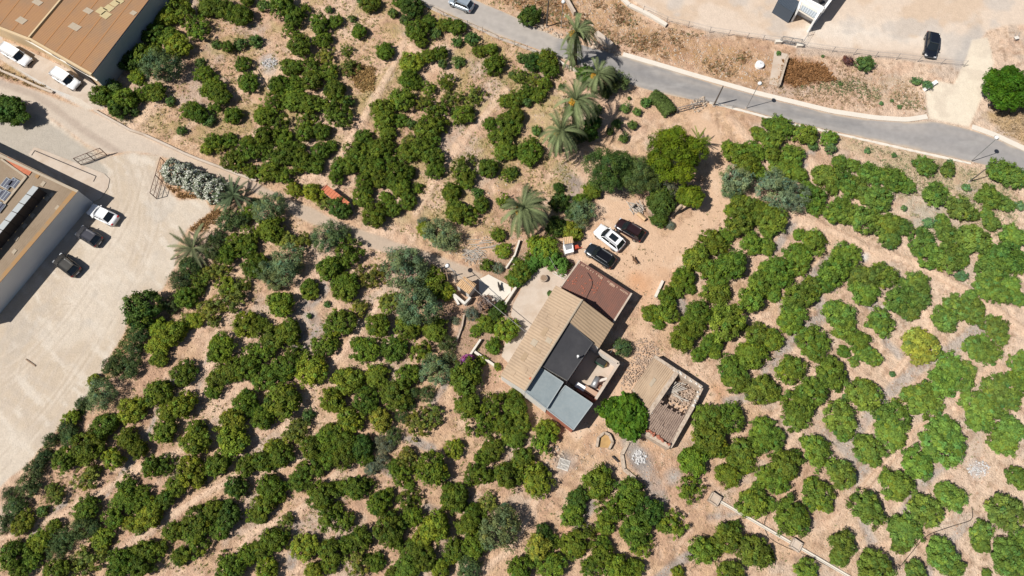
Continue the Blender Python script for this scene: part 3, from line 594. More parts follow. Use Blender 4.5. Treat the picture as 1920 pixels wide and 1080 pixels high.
# court
c1, c2, c3 = P(1124,657,2.2), P(1160,681,2.2), P(1117,748,2.2); c4 = P(1113,752,2.2)
b = MB(); b.wall(c1, c2, 2.2, .3); b.obj('court_wall', 'white_wall', T)
b = MB(); b.wall(c2, c3, 2.2, .3); b.wall(c3, P(1083,727,2.2), 1.2, .3); b.obj('court_wall', 'brick', T)
for p_, q_ in ((c2, c3), (c1, c2)): b = MB(); b.wall(p_, q_, 2.28, .34, 2.2); b.obj('coping', 'concrete', T)
b = MB(); b.slab([P(1113,645,0)+Vector((0, 0, .08)), P(1160,683,0)+Vector((0, 0, .08)), P(1116,750,0)+Vector((0, 0, .08)), P(1066,716,0)+Vector((0, 0, .08))], .1); b.obj('court_floor', 'concrete', T)
b = MB(); dd = (mD-mC); 
def doorat(p, q, t, w_, h_, z0=0, mb=None, off=.06):
    d = (q-p); d.z = 0; d.normalize(); c = p.lerp(q, t); n__ = Vector((d.y, -d.x, 0)); mb.box((c.x+n__.x*off, c.y+n__.y*off, z0+h_/2), (w_, .1, h_), math.atan2(d.y, d.x))

for a_ in ((h3, h2, .3, 1.0, -.02), (mD, mA, .75, 1.1, 0), (mF, mE, .5, 1.2, 0)): b = MB(); doorat(a_[0], a_[1], a_[2], a_[3], 2.1, 0, b, a_[4]); b.obj('door', 'wood', T)
for t in (.2, .4, .6, .9):
    b = MB(); doorat(mD, mA, t, .9, 1.0, 1.1, b, 0); b.obj('window', 'dark_metal', T)
rebase(T)
# --- barn with rust roof
T = thing('barn', 'barn with rust brown tiled roof at the upper end of the farmhouse', 'barn')
n1_, n2_, n3_, n4_ = P(1087,488,2.6), P(1184,550,2.4), P(1150,604,2.2), P(1052,537,2.4)
b = MB(); b.prism(drop(inset([n1_, n2_, n3_, n4_], .1), .1)); b.obj('wall', 'brick', T)
r = corrug(n1_, n2_, n3_, n4_, 34, .012, 8, .08, .006).obj('roof', 'roof_rust', T)
b = MB(); b.wall(n1_, n4_, 2.62, .22, 2.2, 2.5); b.obj('coping', 'concrete', T); b = MB(); b.wall(n2_, n3_, 2.5, .22, 2.1, 2.3); b.obj('coping', 'concrete', T)
Q = [n1_, n2_, n3_, n4_]; random.seed(8)
M['tile_pale'] = mat('pale_ridge_tile', alb(206, 172, 148)); M['tile_red'] = mat('new_red_tile', alb(182, 112, 90))
b = MB()
for i in range(44):
    s = .02+i*.022
    if random.random() < .6: b.slab(patch(Q, s, s+.014, .05+rnd(0, .02), .1+rnd(0, .02), .07), .05)
for s in (.44, .46, .62, .64, .66, .68, .7): b.slab(patch(Q, s, s+.016, .07, .14, .08), .05)
b.obj('ridge_tiles', 'tile_pale', r)
b = MB()
for i in range(26): s, t = rnd(.02, .35), rnd(.3, .97); b.slab(patch(Q, s, s+rnd(.012, .03), t, t+rnd(.02, .05), .06), .04)
for i in range(16): s, t = rnd(.4, .5), rnd(.1, .6); b.slab(patch(Q, s, s+.02, t, t+.03, .06), .04)
for i in range(14): s, t = rnd(.1, .95), rnd(.92, .96); b.slab(patch(Q, s, s+.03, t, t+.03, .06), .04)
b.obj('new_tiles', 'tile_red', r)
b = MB(); pts = []
for i in range(14):
    t = i/13; p = lerp4(Q, .22+.32*t, .2+.75*t); p.x += .5*math.sin(t*5); pts.append(p+Vector((0, 0, .1)))
b.tube(pts, .03, 4); b.obj('cable', 'dark_metal', r)
b = MB(); doorat(n2_, n1_, .35, 2.2, 2.0, 0, b, .02); b.obj('door', 'wood', T)
rebase(T)
# --- ruined barn
M['clod_stone'] = mat('clod_stone', alb(196, 170, 148), noise=[(2.5, .9, alb(150, 126, 108)), (1.1, .5, alb(216, 200, 184))])
T = thing('ruined_barn', 'half collapsed barn with tan sheet roof, broken tiled roof and white walls', 'ruin')
a1_, a2_, a3_, a4_ = P(1229,668,1.9), P(1269,697,1.9), P(1213,774,1.9), P(1187,727,1.5)
W = 1.9
b = MB()
for p, q, h, t in (((1227,668),(1270,696),2.05,.4),((1270,696),(1316,727),1.9,.5),((1316,727),(1302,757),1.85,.4),((1302,757),(1257,838),1.7,.45),((1256,838),(1202,806),1.8,.5),((1200,803),(1214,778),1.7,.45),((1214,778),(1270,697),2.15,.55),((1188,728),(1214,776),1.2,.3)):
    b.wall(P(p[0], p[1], h), P(q[0], q[1], h), h, t, 0, h-rnd(0, .25))
b.obj('wall', 'stone', T)
b = MB(); random.seed(12)
for p, q in (((1227,668),(1270,696)),((1270,696),(1316,727)),((1316,727),(1300,760)),((1203,800),(1270,697))):
    for i in range(14):
        t = rnd(0, 1); c = P(p[0]+(q[0]-p[0])*t, p[1]+(q[1]-p[1])*t, 2.0); b.rock((c.x+rnd(-.15, .15), c.y+rnd(-.15, .15), 1.93), rnd(.07, .18))
b.obj('coping', 'white_wall', T)
ir = corrug(a1_, a2_, a3_, a4_, 13, .03, 7, .06, .012).obj('sheet_roof', 'roof_tan', T); ir['label'] = 'tan corrugated sheet roof'
b = MB(); b.slab(patch([a1_, a2_, a3_, a4_], .42, .55, .42, .62, .1), .03); b.obj('roof_sheet', 'roof_pale', ir)
Q = [P(1243,744,1.95), P(1293,771,1.5), P(1258,832,1.5), P(1206,797,1.95)]
tb = MB(); random.seed(4); R_, C_ = 18, 16
tb.slab([p-Vector((0, 0, .12)) for p in patch(Q, 0, 1, .22, 1, 0)], .05)
for i in range(C_):
    for j in range(R_):
        if j < 2+2.2*abs(math.sin(i*.9))+ (2 if i > 17 else 0) and random.random() < .85: continue
        if random.random() < .03: continue
        s0, t0 = i/C_, j/R_; p = patch(Q, s0, s0+.80/C_, t0, t0+1.0/R_, rnd(.0, .04)+.05*(i%2)+.03*(j%2)); tb.slab(p, .06)
ti = tb.obj('tiled_roof', 'roof_tile', T); ti['label'] = 'broken grey brown tiled roof'
b = MB()
for i in range(40):
    t = rnd(0, 1); s = rnd(0, 1); c = lerp4([P(1210,793,2.0), P(1214,797,2.0), P(1262,833,1.7), P(1258,830,1.7)], s, t) if 0 else P(1203+53*t+rnd(-2, 3), 801+33*t+rnd(-3, 2), 1.9); b.rock((c.x, c.y, 1.85), rnd(.08, .2))
b.obj('verge_tiles', 'brick', T)
b = MB()
for i in range(10):
    p0 = P(rnd(1246,1262), rnd(712,742), .2); p1 = P(rnd(1268,1302), rnd(706,756), rnd(.6, 1.7)); b.tube([p0, p1], .07, 5)
for i in range(6): t = i/5; b.tube([P(1243+9*t, 742-3*t, .2), P(1268+20*t, 716+12*t, 1.6)], .06, 5)
b.obj('fallen_beams', 'dead_wood', T)
b = MB(); random.seed(2)
for i in range(700):
    p = P(rnd(1252,1306), rnd(708,762), 0)
    u, v = proj(p.x, p.y, 1.0)
    if inpoly(np.array([u]), np.array([v]), [(1270,706),(1308,730),(1290,764),(1248,742),(1262,716)])[0]:
        edge = (u-1248)/50; b.rock((p.x, p.y, .15+.7*edge*rnd(.3, 1)), rnd(.06, .2)*(1.6 if random.random() < .1 else 1))
b.obj('rubble', 'clod_stone', T)
rebase(T)
# --- small tan-roofed shed
T = thing('shed', 'small stone shed with a tan tiled roof beside the white slab', 'shed')
s1_, s2_, s3_, s4_ = P(870,518,2.3), P(893,533,2.3), P(879,552,2.0), P(855,534,2.0)
b = MB(); b.prism(drop(inset([s1_, s2_, s3_, s4_], .1), .1)); b.obj('wall', 'white_wall', T)
M['tan_tile'] = roofmat('tan_tile', alb(226, 190, 148), alb(206, 170, 130), alb(234, 200, 160), 1.2, 5)
r = corrug(s1_, s2_, s3_, s4_, 9, .05, 6, .08, .02).obj('roof', 'tan_tile', T)
b = MB(); doorat(s3_, s4_, .5, .8, 1.7, 0, b, 0); b.obj('door', 'dark_metal', T); rebase(T)
T = thing('low_wall', 'ruined white plastered walls beside the tan-roofed shed', 'wall')
b = MB()
for p, q, h in (((848,549),(872,568),1.0),((872,568),(882,556),1.1),((848,549),(860,570),.7)): b.wall(P(*p, h), P(*q, h), h, .28, 0, h*.8)
b.obj('wall', 'white_wall', T); rebase(T)
# --- red tiled canopy
T = thing('tiled_shelter', 'narrow shelter with bright orange red tiled roof beside the dirt road', 'shelter')
p1, p2, p3, p4 = P(613,347,1.5), P(656,380,1.5), P(648,393,1.2), P(603,357,1.2)
random.seed(3); b = MB()
for i in range(10):
    for j in range(4): b.slab(patch([p1, p2, p3, p4], i/10, i/10+.09, j/4, j/4+.27, .03*(3-j)/3+.02*rnd(0, 1)), .05)
r = b.obj('roof', 'terracotta', T)
b = MB(); b.prism(drop(inset([p1, p2, p3, p4], .2), .1)); b.obj('wall', 'concrete', T)
b = MB(); b.tube([p4+Vector((0, 0, .06)), p1+Vector((0, 0, .06))], .1, 6); b.obj('verge_tile', 'brick', r); rebase(T)
# --- white outdoor oven
T = thing('outdoor_oven', 'white outdoor oven with a tan tile top near the parked cars', 'oven')
q1_, q2_, q3_, q4_ = P(1057,445,2.0), P(1073,443,2.0), P(1075,455,1.8), P(1058,458,1.8)
b = MB(); b.prism(drop(inset([q1_, q2_, q3_, q4_], .06), .06)); b.prism([P(1056,459,1.0), P(1074,457,1.0), P(1076,472,1.0), P(1060,476,1.0)], 0); b.obj('body', 'white_paint', T)
corrug(q1_, q2_, q3_, q4_, 5, .03, 3, .05, .01).obj('roof', 'tan_tile', T)
b = MB(); b.slab([P(1059,461,1.05), P(1072,459,1.05), P(1072,466,1.05), P(1061,469,1.05)], .03); b.obj('hotplate', 'grey_metal', T); rebase(T)
b = MB(); p = P(1079,466); b.box((p.x, p.y, .35), (.75, .5, .5), .4); b.tube([p+Vector((.25, -.2, .6)), p+Vector((.9, -.1, .75))], .03, 5)
b.tube([p+Vector((-.25, .35, .2)), p+Vector((-.25, -.35, .2))], .18, 10); M['red_paint'] = mat('red_paint', alb(214, 92, 66), .5)
tag(b.obj('cart', 'red_paint'), 'small orange red cart beside the white outdoor oven', 'cart')
# --- white framed building, top right
T = thing('building', 'white edged flat roofed building with a black roof at the top right', 'building')
hh = 3.0
b = MB(); pts = [P(1497,-40,hh), P(1502,0,hh), P(1541,21,hh), P(1585,-40,hh)]
E1, E2, E3, E4 = P(1505,-2,hh), P(1544,18,hh), P(1600,-58,hh), P(1560,-80,hh)
b.prism(drop([E1, E2, E3, E4], .1)); b.obj('wall', 'white_paint', T)
b = MB(); b.slab([E1+Vector((0, 0, .0)), E2, E3, E4], .08); rr_ = b.obj('roof', 'rim_black', T)
b = MB()
for i, (p, q) in enumerate(((E1, E2), (E2, E3), (E3, E4), (E4, E1))): b.wall(p, q, hh+.35, .35, hh-.6)
b.obj('parapet', 'white_paint', T)
b = MB(); v = P(1538,2,hh+.4); b.tube([v, v+Vector((0, 0, .5))], .3, 10); b.obj('roof_vent', 'dark_metal', rr_)
cA, cB, cC, cD = P(1500,2,2.6), P(1538,20,2.6), P(1527,38,2.5), P(1496,19,2.5)
b = MB(); b.slab([cA, cB, cC, cD], .08); cn = b.obj('canopy', 'pale_concrete', T)
M['corr_blue'] = mat('pale_sheet', alb(206, 214, 220), .5, noise=(4, .6, alb(190, 196, 196)))
corrug(P(1504,9,2.68), P(1534,25,2.68), P(1526,34,2.62), P(1500,18,2.62), 7, .05, 3).obj('canopy_sheet', 'corr_blue', cn)
b = MB(); b.wall(cB, cC, 2.7, .3, 0); b.wall(cA+Vector((.1, 0, 0)), cD, 2.7, .25, 0); b.obj('canopy_wall', 'white_paint', T); rebase(T)
T = thing('container', 'dark blue grey container left of the white edged building', 'container')
e1_, e2_, e3_, e4_ = P(1468,-18,2.2), P(1500,4,2.2), P(1488,24,2.2), P(1457,4,2.2)
M['cont'] = mat('container_blue', alb(84, 94, 106), .6)
b = MB(); b.prism(drop([e1_, e2_, e3_, e4_], .08)); b.obj('body', 'cont', T); corrug(e1_, e2_, e3_, e4_, 14, .03, 3).obj('roof', 'cont', T); rebase(T)
b = MB(); b.tube([P(1489,0,.1), P(1499,5,.1)], .15, 6); 
# ------------------------------------------------------------------ WALLS, FENCES, GATES, POSTS
def wallthing(label, segs, m='stone', cat='wall', h=.5, t=.3, name='low_wall'):
    b = MB()
    for s in segs:
        hh_ = s[2] if len(s) > 2 else h
        b.wall(P(*s[0], hh_), P(*s[1], hh_), hh_, t)
    return tag(b.obj(name, m), label, cat, kind='thing')
def poly_segs(p): return [(a, b) for a, b in zip(p[:-1], p[1:])]
wallthing('long low pale wall along the upper side of the dirt road', poly_segs([(176,206),(205,222),(243,243),(268,251),(312,271),(345,287),(372,298),(410,312),(445,326),(480,338)]), 'concrete', h=.35, t=.3)
wallthing('low pale wall at the foot of the field below the two palms', poly_segs([(1046,112),(1060,121),(1086,133),(1106,142),(1116,148)]), 'pale_concrete', h=.5, t=.25)
wallthing('low kerb wall below the white vans beside the dirt road', poly_segs([(-10,122),(2,132),(36,146),(66,160),(86,168),(98,172)]), 'concrete', h=.35, t=.3)
wallthing('broken stone wall along the lot edge at the top', poly_segs([(1162,-10),(1180,8),(1205,20),(1220,28),(1250,46)]), 'pale_concrete', h=.4, t=.6)
wallthing('short concrete culvert wall uphill of the palm by the road', [((1062,-6),(1078,22))], 'concrete', h=.9, t=.35)
wallthing('short concrete culvert wall right of the palm by the road', [((1118,60),(1148,84))], 'concrete', h=.9, t=.8)
wallthing('stone retaining wall beside the brown dry brush', [((1478,104),(1462,158))], 'stone', h=.9, t=.25)
flat_sheet('path', 'narrow pale concrete path up to the wire gate', [(1452,96),(1477,102),(1462,162),(1442,158)], .07, 'concrete')
wallthing('short white wall at the bend of the farm track', [((1243,526),(1229,556))], 'pale_concrete', h=.45, t=.35)
wallthing('white garden wall in front of the garden below the tall palm', poly_segs([(974,450),(965,478),(949,502)]), 'pale_concrete', h=.5, t=.22)
wallthing('white wall between the slab and the farmhouse terrace', [((967,538),(946,570))], 'pale_concrete', h=.7, t=.32)
wallthing('short white wall in the small garden left of the farmhouse', [((901,636),(882,664))], 'pale_concrete', h=.6, t=.25)
wallthing('white edging wall in the small garden left of the farmhouse', [((888,658),(930,687))], 'pale_concrete', h=.4, t=.3)
wallthing('thin stone edging downhill of the tan-roofed shed', [((870,590),(866,612)),((866,612),(855,642))], 'stone', h=.4, t=.2)
wallthing('thin pale pipe wall beside the orchard track', [((675,596),(668,616))], 'concrete', h=.3, t=.2)
wallthing('short dark plank beside the round ash patch', [((1148,855),(1160,866))], 'dark_metal', cat='plank', h=.35, t=.15, name='plank')
wallthing('stone curb left of the round ash patch', poly_segs([(1200,812),(1178,828),(1166,852),(1170,880),(1192,898)]), 'stone', h=.25, t=.45)
wallthing('low wall of the yard corner left of the driveway', [((1735,166),(1757,152))], 'white_paint', h=.5, t=.5)
T = thing('basin', 'open ended angular stone basin below the round fig tree', 'basin')
b = MB()
for p, q in poly_segs([(1119,838),(1122,820),(1133,811),(1143,815),(1149,829),(1142,842)]): b.wall(P(*p, .5), P(*q, .5), .5, .28)
b.obj('rim', 'stone', T); b = MB(); b.slab([P(x, y)+Vector((0, 0, .1)) for x, y in ((1120,838),(1123,821),(1133,812),(1142,816),(1147,829),(1141,840))], .12); M['basin_floor'] = mat('basin_floor', alb(206, 168, 112), noise=(2, .7, alb(176, 140, 96))); b.obj('floor', 'basin_floor', T); rebase(T)
# irrigation channel
def channel(label, p, q):
    A_, B_ = P(*p), P(*q); d = (B_-A_).normalized(); n__ = Vector((-d.y, d.x, 0))*.12; b = MB()
    b.wall(A_+n__, B_+n__, .22, .08); b.wall(A_-n__, B_-n__, .22, .08); b.wall(A_, B_, .1, .17); return tag(b.obj('irrigation_channel', 'pale_concrete'), label, 'channel')
channel('long straight white irrigation channel between the two concrete boxes', (1349,940), (1481,1017))
channel('white irrigation channel running out at the bottom edge from the lower box', (1499,1027), (1640,1110))
def cbox(label, x, y, s=1.1):
    T = thing('valve_box', label, 'box'); c = P(x, y); b = MB()
    for dx, dy, w_, d_ in ((-s/2, 0, .15, s), (s/2, 0, .15, s), (0, -s/2, s+.15, .15), (0, s/2, s+.15, .15)):
        a = -.6; b.box((c.x+dx*math.cos(a)-dy*math.sin(a), c.y+dx*math.sin(a)+dy*math.cos(a), .3), (w_, d_, .6), a)
    b.obj('rim', 'concrete', T); b = MB(); b.box((c.x, c.y, .22), (s-.1, s-.1, .4), -.6); b.obj('lid', 'concrete', T); return rebase(T)
cbox('open concrete box at the upper end of the irrigation channel', 1338, 936); cbox('concrete box halfway down the irrigation channel', 1490, 1022, 1.0)
def hose(label, pts, r=.035, m='plastic', n=40):
    p = smooth(resamp(pts, n), 4); b = MB(); b.tube([P(x, y, .06) for x, y in p], r, 5); return tag(b.obj('hose', m), label, 'hose')
hose('black hose running beside the irrigation channel', [(1438,968),(1430,985),(1442,1010),(1478,1028),(1510,1040),(1560,1065),(1610,1095)])
hose('black hose looping over the soil at the bottom right', [(1690,1060),(1730,1010),(1745,1000),(1790,985),(1825,975),(1822,950)])
# poles and lamps
def pole(label, bx, by, tx, ty, h, m='dark_metal', r=.09, lamp=False, head=None, name='utility_pole', cat='pole', cross=False):
    T = thing(name, label, cat); A_ = P(bx, by); t_ = P(tx, ty, h)
    t_ = Vector((A_.x+(t_.x-A_.x)*.25, A_.y+(t_.y-A_.y)*.25, h))
    b = MB(); b.tube([A_, t_], r, 8, r*.65); b.obj('post', m, T)
    b = MB(); b.tube([A_, A_+Vector((0, 0, .15))], r*2.2, 8); b.obj('base', 'concrete', T)
    if lamp:
        e = t_+Vector(head or (.45, .2, .1)); b = MB(); b.tube([t_-Vector((0, 0, .1)), e], .04, 6); b.obj('arm', m, T)
        b = MB(); b.tube([e-Vector((0, 0, .05)), e+Vector((0, 0, .22))], .34, 14, .12); L_ = b.obj('lamp_head', 'white_paint', T, True)
    if cross:
        b = MB(); b.box((t_.x, t_.y, t_.z-.25), (1.0, .08, .08), .5); b.obj('crossarm', m, T)
    rebase(T); return t_
M['pole_wood'] = mat('pole_wood', (.10, .085, .075), noise=(5, .5, (.16, .13, .11)))
t1 = pole('dark wooden utility pole beside the hedge gate on the near side of the road', 1338,198,1357,161,4.6, 'pole_wood', .13, cross=False)
pole('street lamp right of the dark utility pole, on the near side of the road', 1399,203,1421,155,5.6, 'grey_metal', .06, True, (.1, .05, .1), 'street_lamp', 'street lamp')
pole('street lamp at the right edge on the near side of the road', 1820,303,1858,256,5.4, 'grey_metal', .06, True, (.2, .3, .1), 'street_lamp', 'street lamp')
t3 = pole('thin wooden pole among the weeds at the right edge', 1817,341,1853,311,4.0, 'pole_wood', .09)
pole('street lamp beyond the road, left of the first palm', 1052,52,1054,5,5.2, 'grey_metal', .06, True, (.05, .1, .1), 'street_lamp', 'street lamp')
pole('tall dark utility pole beyond the road, near the round bush', 1025,50,1029,-4,5.4, 'pole_wood', .13)
t6 = pole('leaning dark pole beside the white ash patch in the upper left field', 504,166,484,132,4.4, 'pole_wood', .1)
t7 = pole('grey pole with white globe lamp behind the tan-roofed shed', 855,528,848,500,3.6, 'grey_metal', .1, True, (-.75, .65, .1), 'street_lamp', 'street lamp')
t8 = pole('thin pale post in the scruffy tree by the courtyard wall', 1141,667,1166,636,4.2, 'grey_metal', .05)
def wire(label, pts, r=.022):
    b = MB()
    for A_, B_ in zip(pts[:-1], pts[1:]):
        n = 12; q = []
        for i in range(n+1):
            t = i/n; p = A_.lerp(B_, t); p.z -= .5*4*t*(1-t)*min(1, (B_-A_).length/25); q.append(p)
        b.tube(q, r, 4)
    M.setdefault('wire', mat('cable', (.25, .24, .23))); return tag(b.obj('overhead_wire', 'wire'), label, 'wire')
wire('overhead wire from the lamp pole by the shed to the farmhouse roof', [t7, P(985,622,3.3)], .035)
# fences
def fence(label, pts, h=1.3, gap=3.0, cat='fence', m='grey_metal', lean=.1):
    T = thing('wire_fence', label, cat); L_ = [P(x, y) for x, y in pts]; posts = []
    tot = 0
    for A_, B_ in zip(L_[:-1], L_[1:]):
        n = max(1, round((B_-A_).length/gap))
        for i in range(n): posts.append(A_.lerp(B_, i/n))
    posts.append(L_[-1]); tops = []
    for p in posts:
        b = MB(); t = p+Vector((rnd(-lean, lean), rnd(-lean, lean), h)); b.tube([p, t], .04, 5); b.obj('fence_post', m, T); tops.append(t)
    b = MB()
    for k in (.3, .6, .9, 1.0):
        for i in range(len(posts)-1): b.tube([posts[i].lerp(tops[i], k), posts[i+1].lerp(tops[i+1], k)], .012, 3, cap=False)
    n = 0
    b.obj('fence_wire', m, T); return rebase(T)
random.seed(7)
fence('post and wire fence along the near side of the road, upper left stretch', [(700,-40),(790,8),(833,31),(878,47),(905,61),(935,76),(965,86),(988,94),(1022,106)], 1.2, 3)
fence('leaning wire fence along the bottom of the dirt lot, left of the gate', [(1205,22),(1250,42),(1330,62),(1400,72),(1460,80)], 1.3, 3)
fence('leaning wire fence along the bottom of the dirt lot, right of the gate', [(1503,90),(1560,98),(1640,108),(1720,116),(1806,125)], 1.3, 3)
fence('wire fence from the gate up to the white edged building', [(1501,88),(1514,68),(1524,44)], 1.5, 2)
fence('short wire fence beside the street lamp on the near side of the road', [(1300,190),(1322,192),(1345,199),(1372,204)], .8, 2)
def gate(label, A_, B_, h, m, n=8, brace=True, name='gate', parts=1):
    T = thing(name, label, 'gate'); d = B_-A_; b = MB()
    for t in (0, 1/parts if parts > 1 else .5, 1): p = A_.lerp(B_, t); b.tube([p, p+Vector((0, 0, h))], .06, 5)
    for k in (.08, .5, 1.0): b.tube([A_+Vector((0, 0, h*k)), B_+Vector((0, 0, h*k))], .045, 5)
    b.obj('frame', m, T); b = MB()
    for i in range(n+1): p = A_.lerp(B_, i/n); b.tube([p+Vector((0, 0, .1)), p+Vector((0, 0, h))], .014, 4)
    if brace:
        for a_, c_ in ((0, .5), (.5, 1)):
            p, q = A_.lerp(B_, a_), A_.lerp(B_, c_); b.tube([p+Vector((0, 0, .1)), q+Vector((0, 0, h))], .02, 4); b.tube([q+Vector((0, 0, .1)), p+Vector((0, 0, h))], .02, 4)
    b.obj('bars', m, T); return rebase(T)
gate('rusty iron gate leaf standing open beside the concrete pad', P(153,310), P(201,291), 1.9, 'rust_metal')
gate('rusty iron gate leaf beside the white flowering hedge', P(294,373), P(313,308), 1.9, 'rust_metal')
gate('grey wire mesh gate at the head of the narrow path', P(1462,81), P(1498,87), 1.5, 'grey_metal', 20)
gate('wire farm gate beside the clipped curved hedge', P(1268,212), P(1314,200), 1.3, 'grey_metal', 10)
for lab, x, y in (('pale concrete gate pillar left of the wire mesh gate', 1458, 81), ('pale concrete gate pillar right of the wire mesh gate', 1498, 88)):
    T = thing('gate_pillar', lab, 'pillar'); p = P(x, y); b = MB(); b.box((p.x, p.y, .25), (.9, .4, .5)); b.obj('block', 'pale_concrete', T); b = MB(); b.box((p.x, p.y, .54), (1.0, .5, .08)); b.obj('cap', 'pale_concrete', T); rebase(T)
T = thing('pergola', 'rickety wooden post frame behind the tan-roofed shed', 'frame')
b = MB()
for x, y in ((824,522),(834,512),(846,520),(828,536)): p = P(x, y); b.tube([p, p+Vector((rnd(-.2, .2), 0, 1.6))], .08, 5)
b.tube([P(822,514,1.5), P(850,510,1.5)], .07, 5); b.tube([P(826,505,1.5), P(830,526,1.5)], .06, 5); b.tube([P(836,505,1.5), P(840,526,1.5)], .06, 5); b.obj('beams', 'wood', T); b = MB()
b.tube([P(828,528,.2), P(850,540,.2)], .08, 5); b.tube([P(836,536,.15), P(856,530,.15)], .06, 5); b.obj('planks', 'wood', T); rebase(T)
# ------------------------------------------------------------------ SMALL THINGS
def barrel(label, x, y, r, h, m, name='planter', cat='planter', rim=True):
    T = thing(name, label, cat); p = P(x, y); b = MB(); b.tube([p, p+Vector((0, 0, h))], r*.8, 16, r); b.obj('body', m, T, False)
    b = MB(); b.tube([p+Vector((0, 0, h)), p+Vector((0, 0, h+.05))], r*.8, 16); b.obj('soil' if rim else 'lid', 'wood' if rim else m, T); return rebase(T)
barrel('round stone planter standing on the farmhouse terrace', 1019, 524, .5, .6, 'stone')
T = thing('water_tank_lid', 'round white tank lid lying in the dry grass beyond the road', 'tank lid'); p = P(1423,124); b = MB(); b.tube([p, p+Vector((0, 0, .5))], .62, 20); b.tube([p+Vector((0, 0, .5)), p+Vector((0, 0, .66))], .6, 20, .25); b.obj('lid', 'white_paint', T)
b = MB(); b.tube([p+Vector((0, 0, .66)), p+Vector((0, 0, .74))], .13, 10); b.obj('knob', 'corr_blue', T); rebase(T)
T = thing('pallet', 'white slatted pallet lying on the dark ash patch', 'pallet'); c = P(1057,871); a = -.32; b = MB()
for i in range(9): o_ = (i-4)*.15; b.box((c.x+o_*math.cos(a), c.y+o_*math.sin(a), .2), (.07, 1.25, .05), a)
b.obj('slats', 'white_wall', T); b = MB()
for o_ in (-.58, 0, .58): b.box((c.x-o_*math.sin(a), c.y+o_*math.cos(a), .13), (1.35, .1, .09), a)
b.obj('bearers', 'white_wall', T); rebase(T)
def heap(name, label, cat, x, y, rx, ry, n, s, m, rot=0, h=.4, seed=1):
    rs_ = random.Random(seed); b = MB(); c = P(x, y)
    for i in range(n):
        a = rs_.uniform(0, 6.28); r_ = math.sqrt(rs_.random()); dx, dy = rx*r_*math.cos(a), ry*r_*math.sin(a)
        X, Y = c.x+dx*math.cos(rot)-dy*math.sin(rot), c.y+dx*math.sin(rot)+dy*math.cos(rot); b.rock((X, Y, .05+h*(1-r_)*rs_.random()), s*rs_.uniform(.5, 1.3), rs_)
    return tag(b.obj(name, m), label, cat)
heap('rubble_heap', 'heap of pale rubble between the courtyard wall and the ruined barn', 'rubble', 1190, 698, 1.3, 2.5, 300, .10, 'clod_stone', -.6, .3)
heap('rubble_heap', 'heap of rubble just above the corner of the ruined barn', 'rubble', 1212, 664, 1.7, 2.1, 300, .10, 'clod_stone', .3, .3, seed=2)
M['clod_stone'] = M['clod_stone'] if 'clod_stone' in M else mat('clod_stone', alb(206, 180, 158), noise=(1.2, .8, alb(176, 150, 130)))
M['lime'] = mat('white_lime', alb(226, 224, 222), noise=(4, .6, alb(190, 186, 184)))
heap('ash_heap', 'small white ash heap in the middle of the round ash patch', 'ash heap', 1198, 857, .9, .8, 60, .16, 'lime', 0, .25, 3)
heap('rubble_heap', 'scatter of white blocks around the slatted pallet', 'rubble', 1040, 862, 1.3, 1.6, 50, .17, 'stone', 0, .1, 4)
heap('stones', 'pale boulders along the road edge below the first palm', 'stones', 1110, 82, 4.5, .7, 60, .3, 'stone', -.45, .1, 5)
heap('stones', 'pale boulders at the far road edge left of the street lamp', 'stones', 1030, 58, 4.5, .5, 50, .22, 'stone', -.5, .1, 6)
heap('stones', 'loose stones beside the wire farm gate', 'stones', 1310, 196, 1.6, 1.0, 60, .2, 'stone', .8, .4, 7)
heap('ash_heap', 'white gravel heap in the pale ring at the right', 'gravel heap', 1834, 880, 1.5, .9, 80, .12, 'lime', .3, .15, 8)
heap('ash_heap', 'white ash heap in the upper left field', 'ash heap', 505, 118, 1.1, 1.0, 80, .12, 'lime', .3, .12, 9)
def logs(name, label, cat, x, y, n, L_, r, spread, m, ang, seed, h=.5):
    rs_ = random.Random(seed); b = MB(); c = P(x, y)
    for i in range(n):
        a = ang+rs_.gauss(0, spread); l = L_*rs_.uniform(.4, 1); X, Y, Z = c.x+rs_.uniform(-1, 1)*L_*.5, c.y+rs_.uniform(-1, 1)*L_*.35, rs_.uniform(.05, h)
        d = Vector((math.cos(a), math.sin(a), rs_.uniform(-.1, .15)))*l/2; q = Vector((X, Y, Z)); b.tube([q-d, q+Vector((rs_.uniform(-.1, .1), rs_.uniform(-.1, .1), 0)), q+d], r*rs_.uniform(.5, 1.2), 5)
    return tag(b.obj(name, m), label, cat)
logs('branch_pile', 'pile of bleached dead branches beside the shed end of the dirt road', 'branches', 888, 478, 40, 2.0, .035, 1.0, 'dead_wood', -.5, 3, .25)
logs('branch_pile', 'line of pale cut branches above the branch pile', 'branches', 905, 462, 12, 3.0, .06, .25, 'dead_wood', -.1, 4, .25)
logs('log_pile', 'white logs and planks under the dark green tree by the parked cars', 'logs', 1191, 392, 24, 1.7, .06, .3, 'dead_wood', -.85, 5, .7)
b = MB(); b.tube([P(1196,400,.35), P(1210,412,.35)], .28, 6); tag(b.obj('beam', 'tan_tile'), 'thick tan beam lying below the white logs', 'beam')
b = MB(); b.tube([P(1190,386,.5), P(1192,390,.5)], .3, 10); tag(b.obj('tyre', 'tyre'), 'black tyre leaning on the white logs', 'tyre')
T = thing('water_jug', 'small white jug in the garden below the tall palm', 'jug'); p = P(966,500); b = MB(); b.tube([p, p+Vector((0, 0, .4))], .25, 10); b.obj('body', 'white_paint', T); b = MB(); b.tube([p+Vector((0, 0, .4)), p+Vector((0, 0, .5))], .08, 8); b.obj('neck', 'white_paint', T); rebase(T)
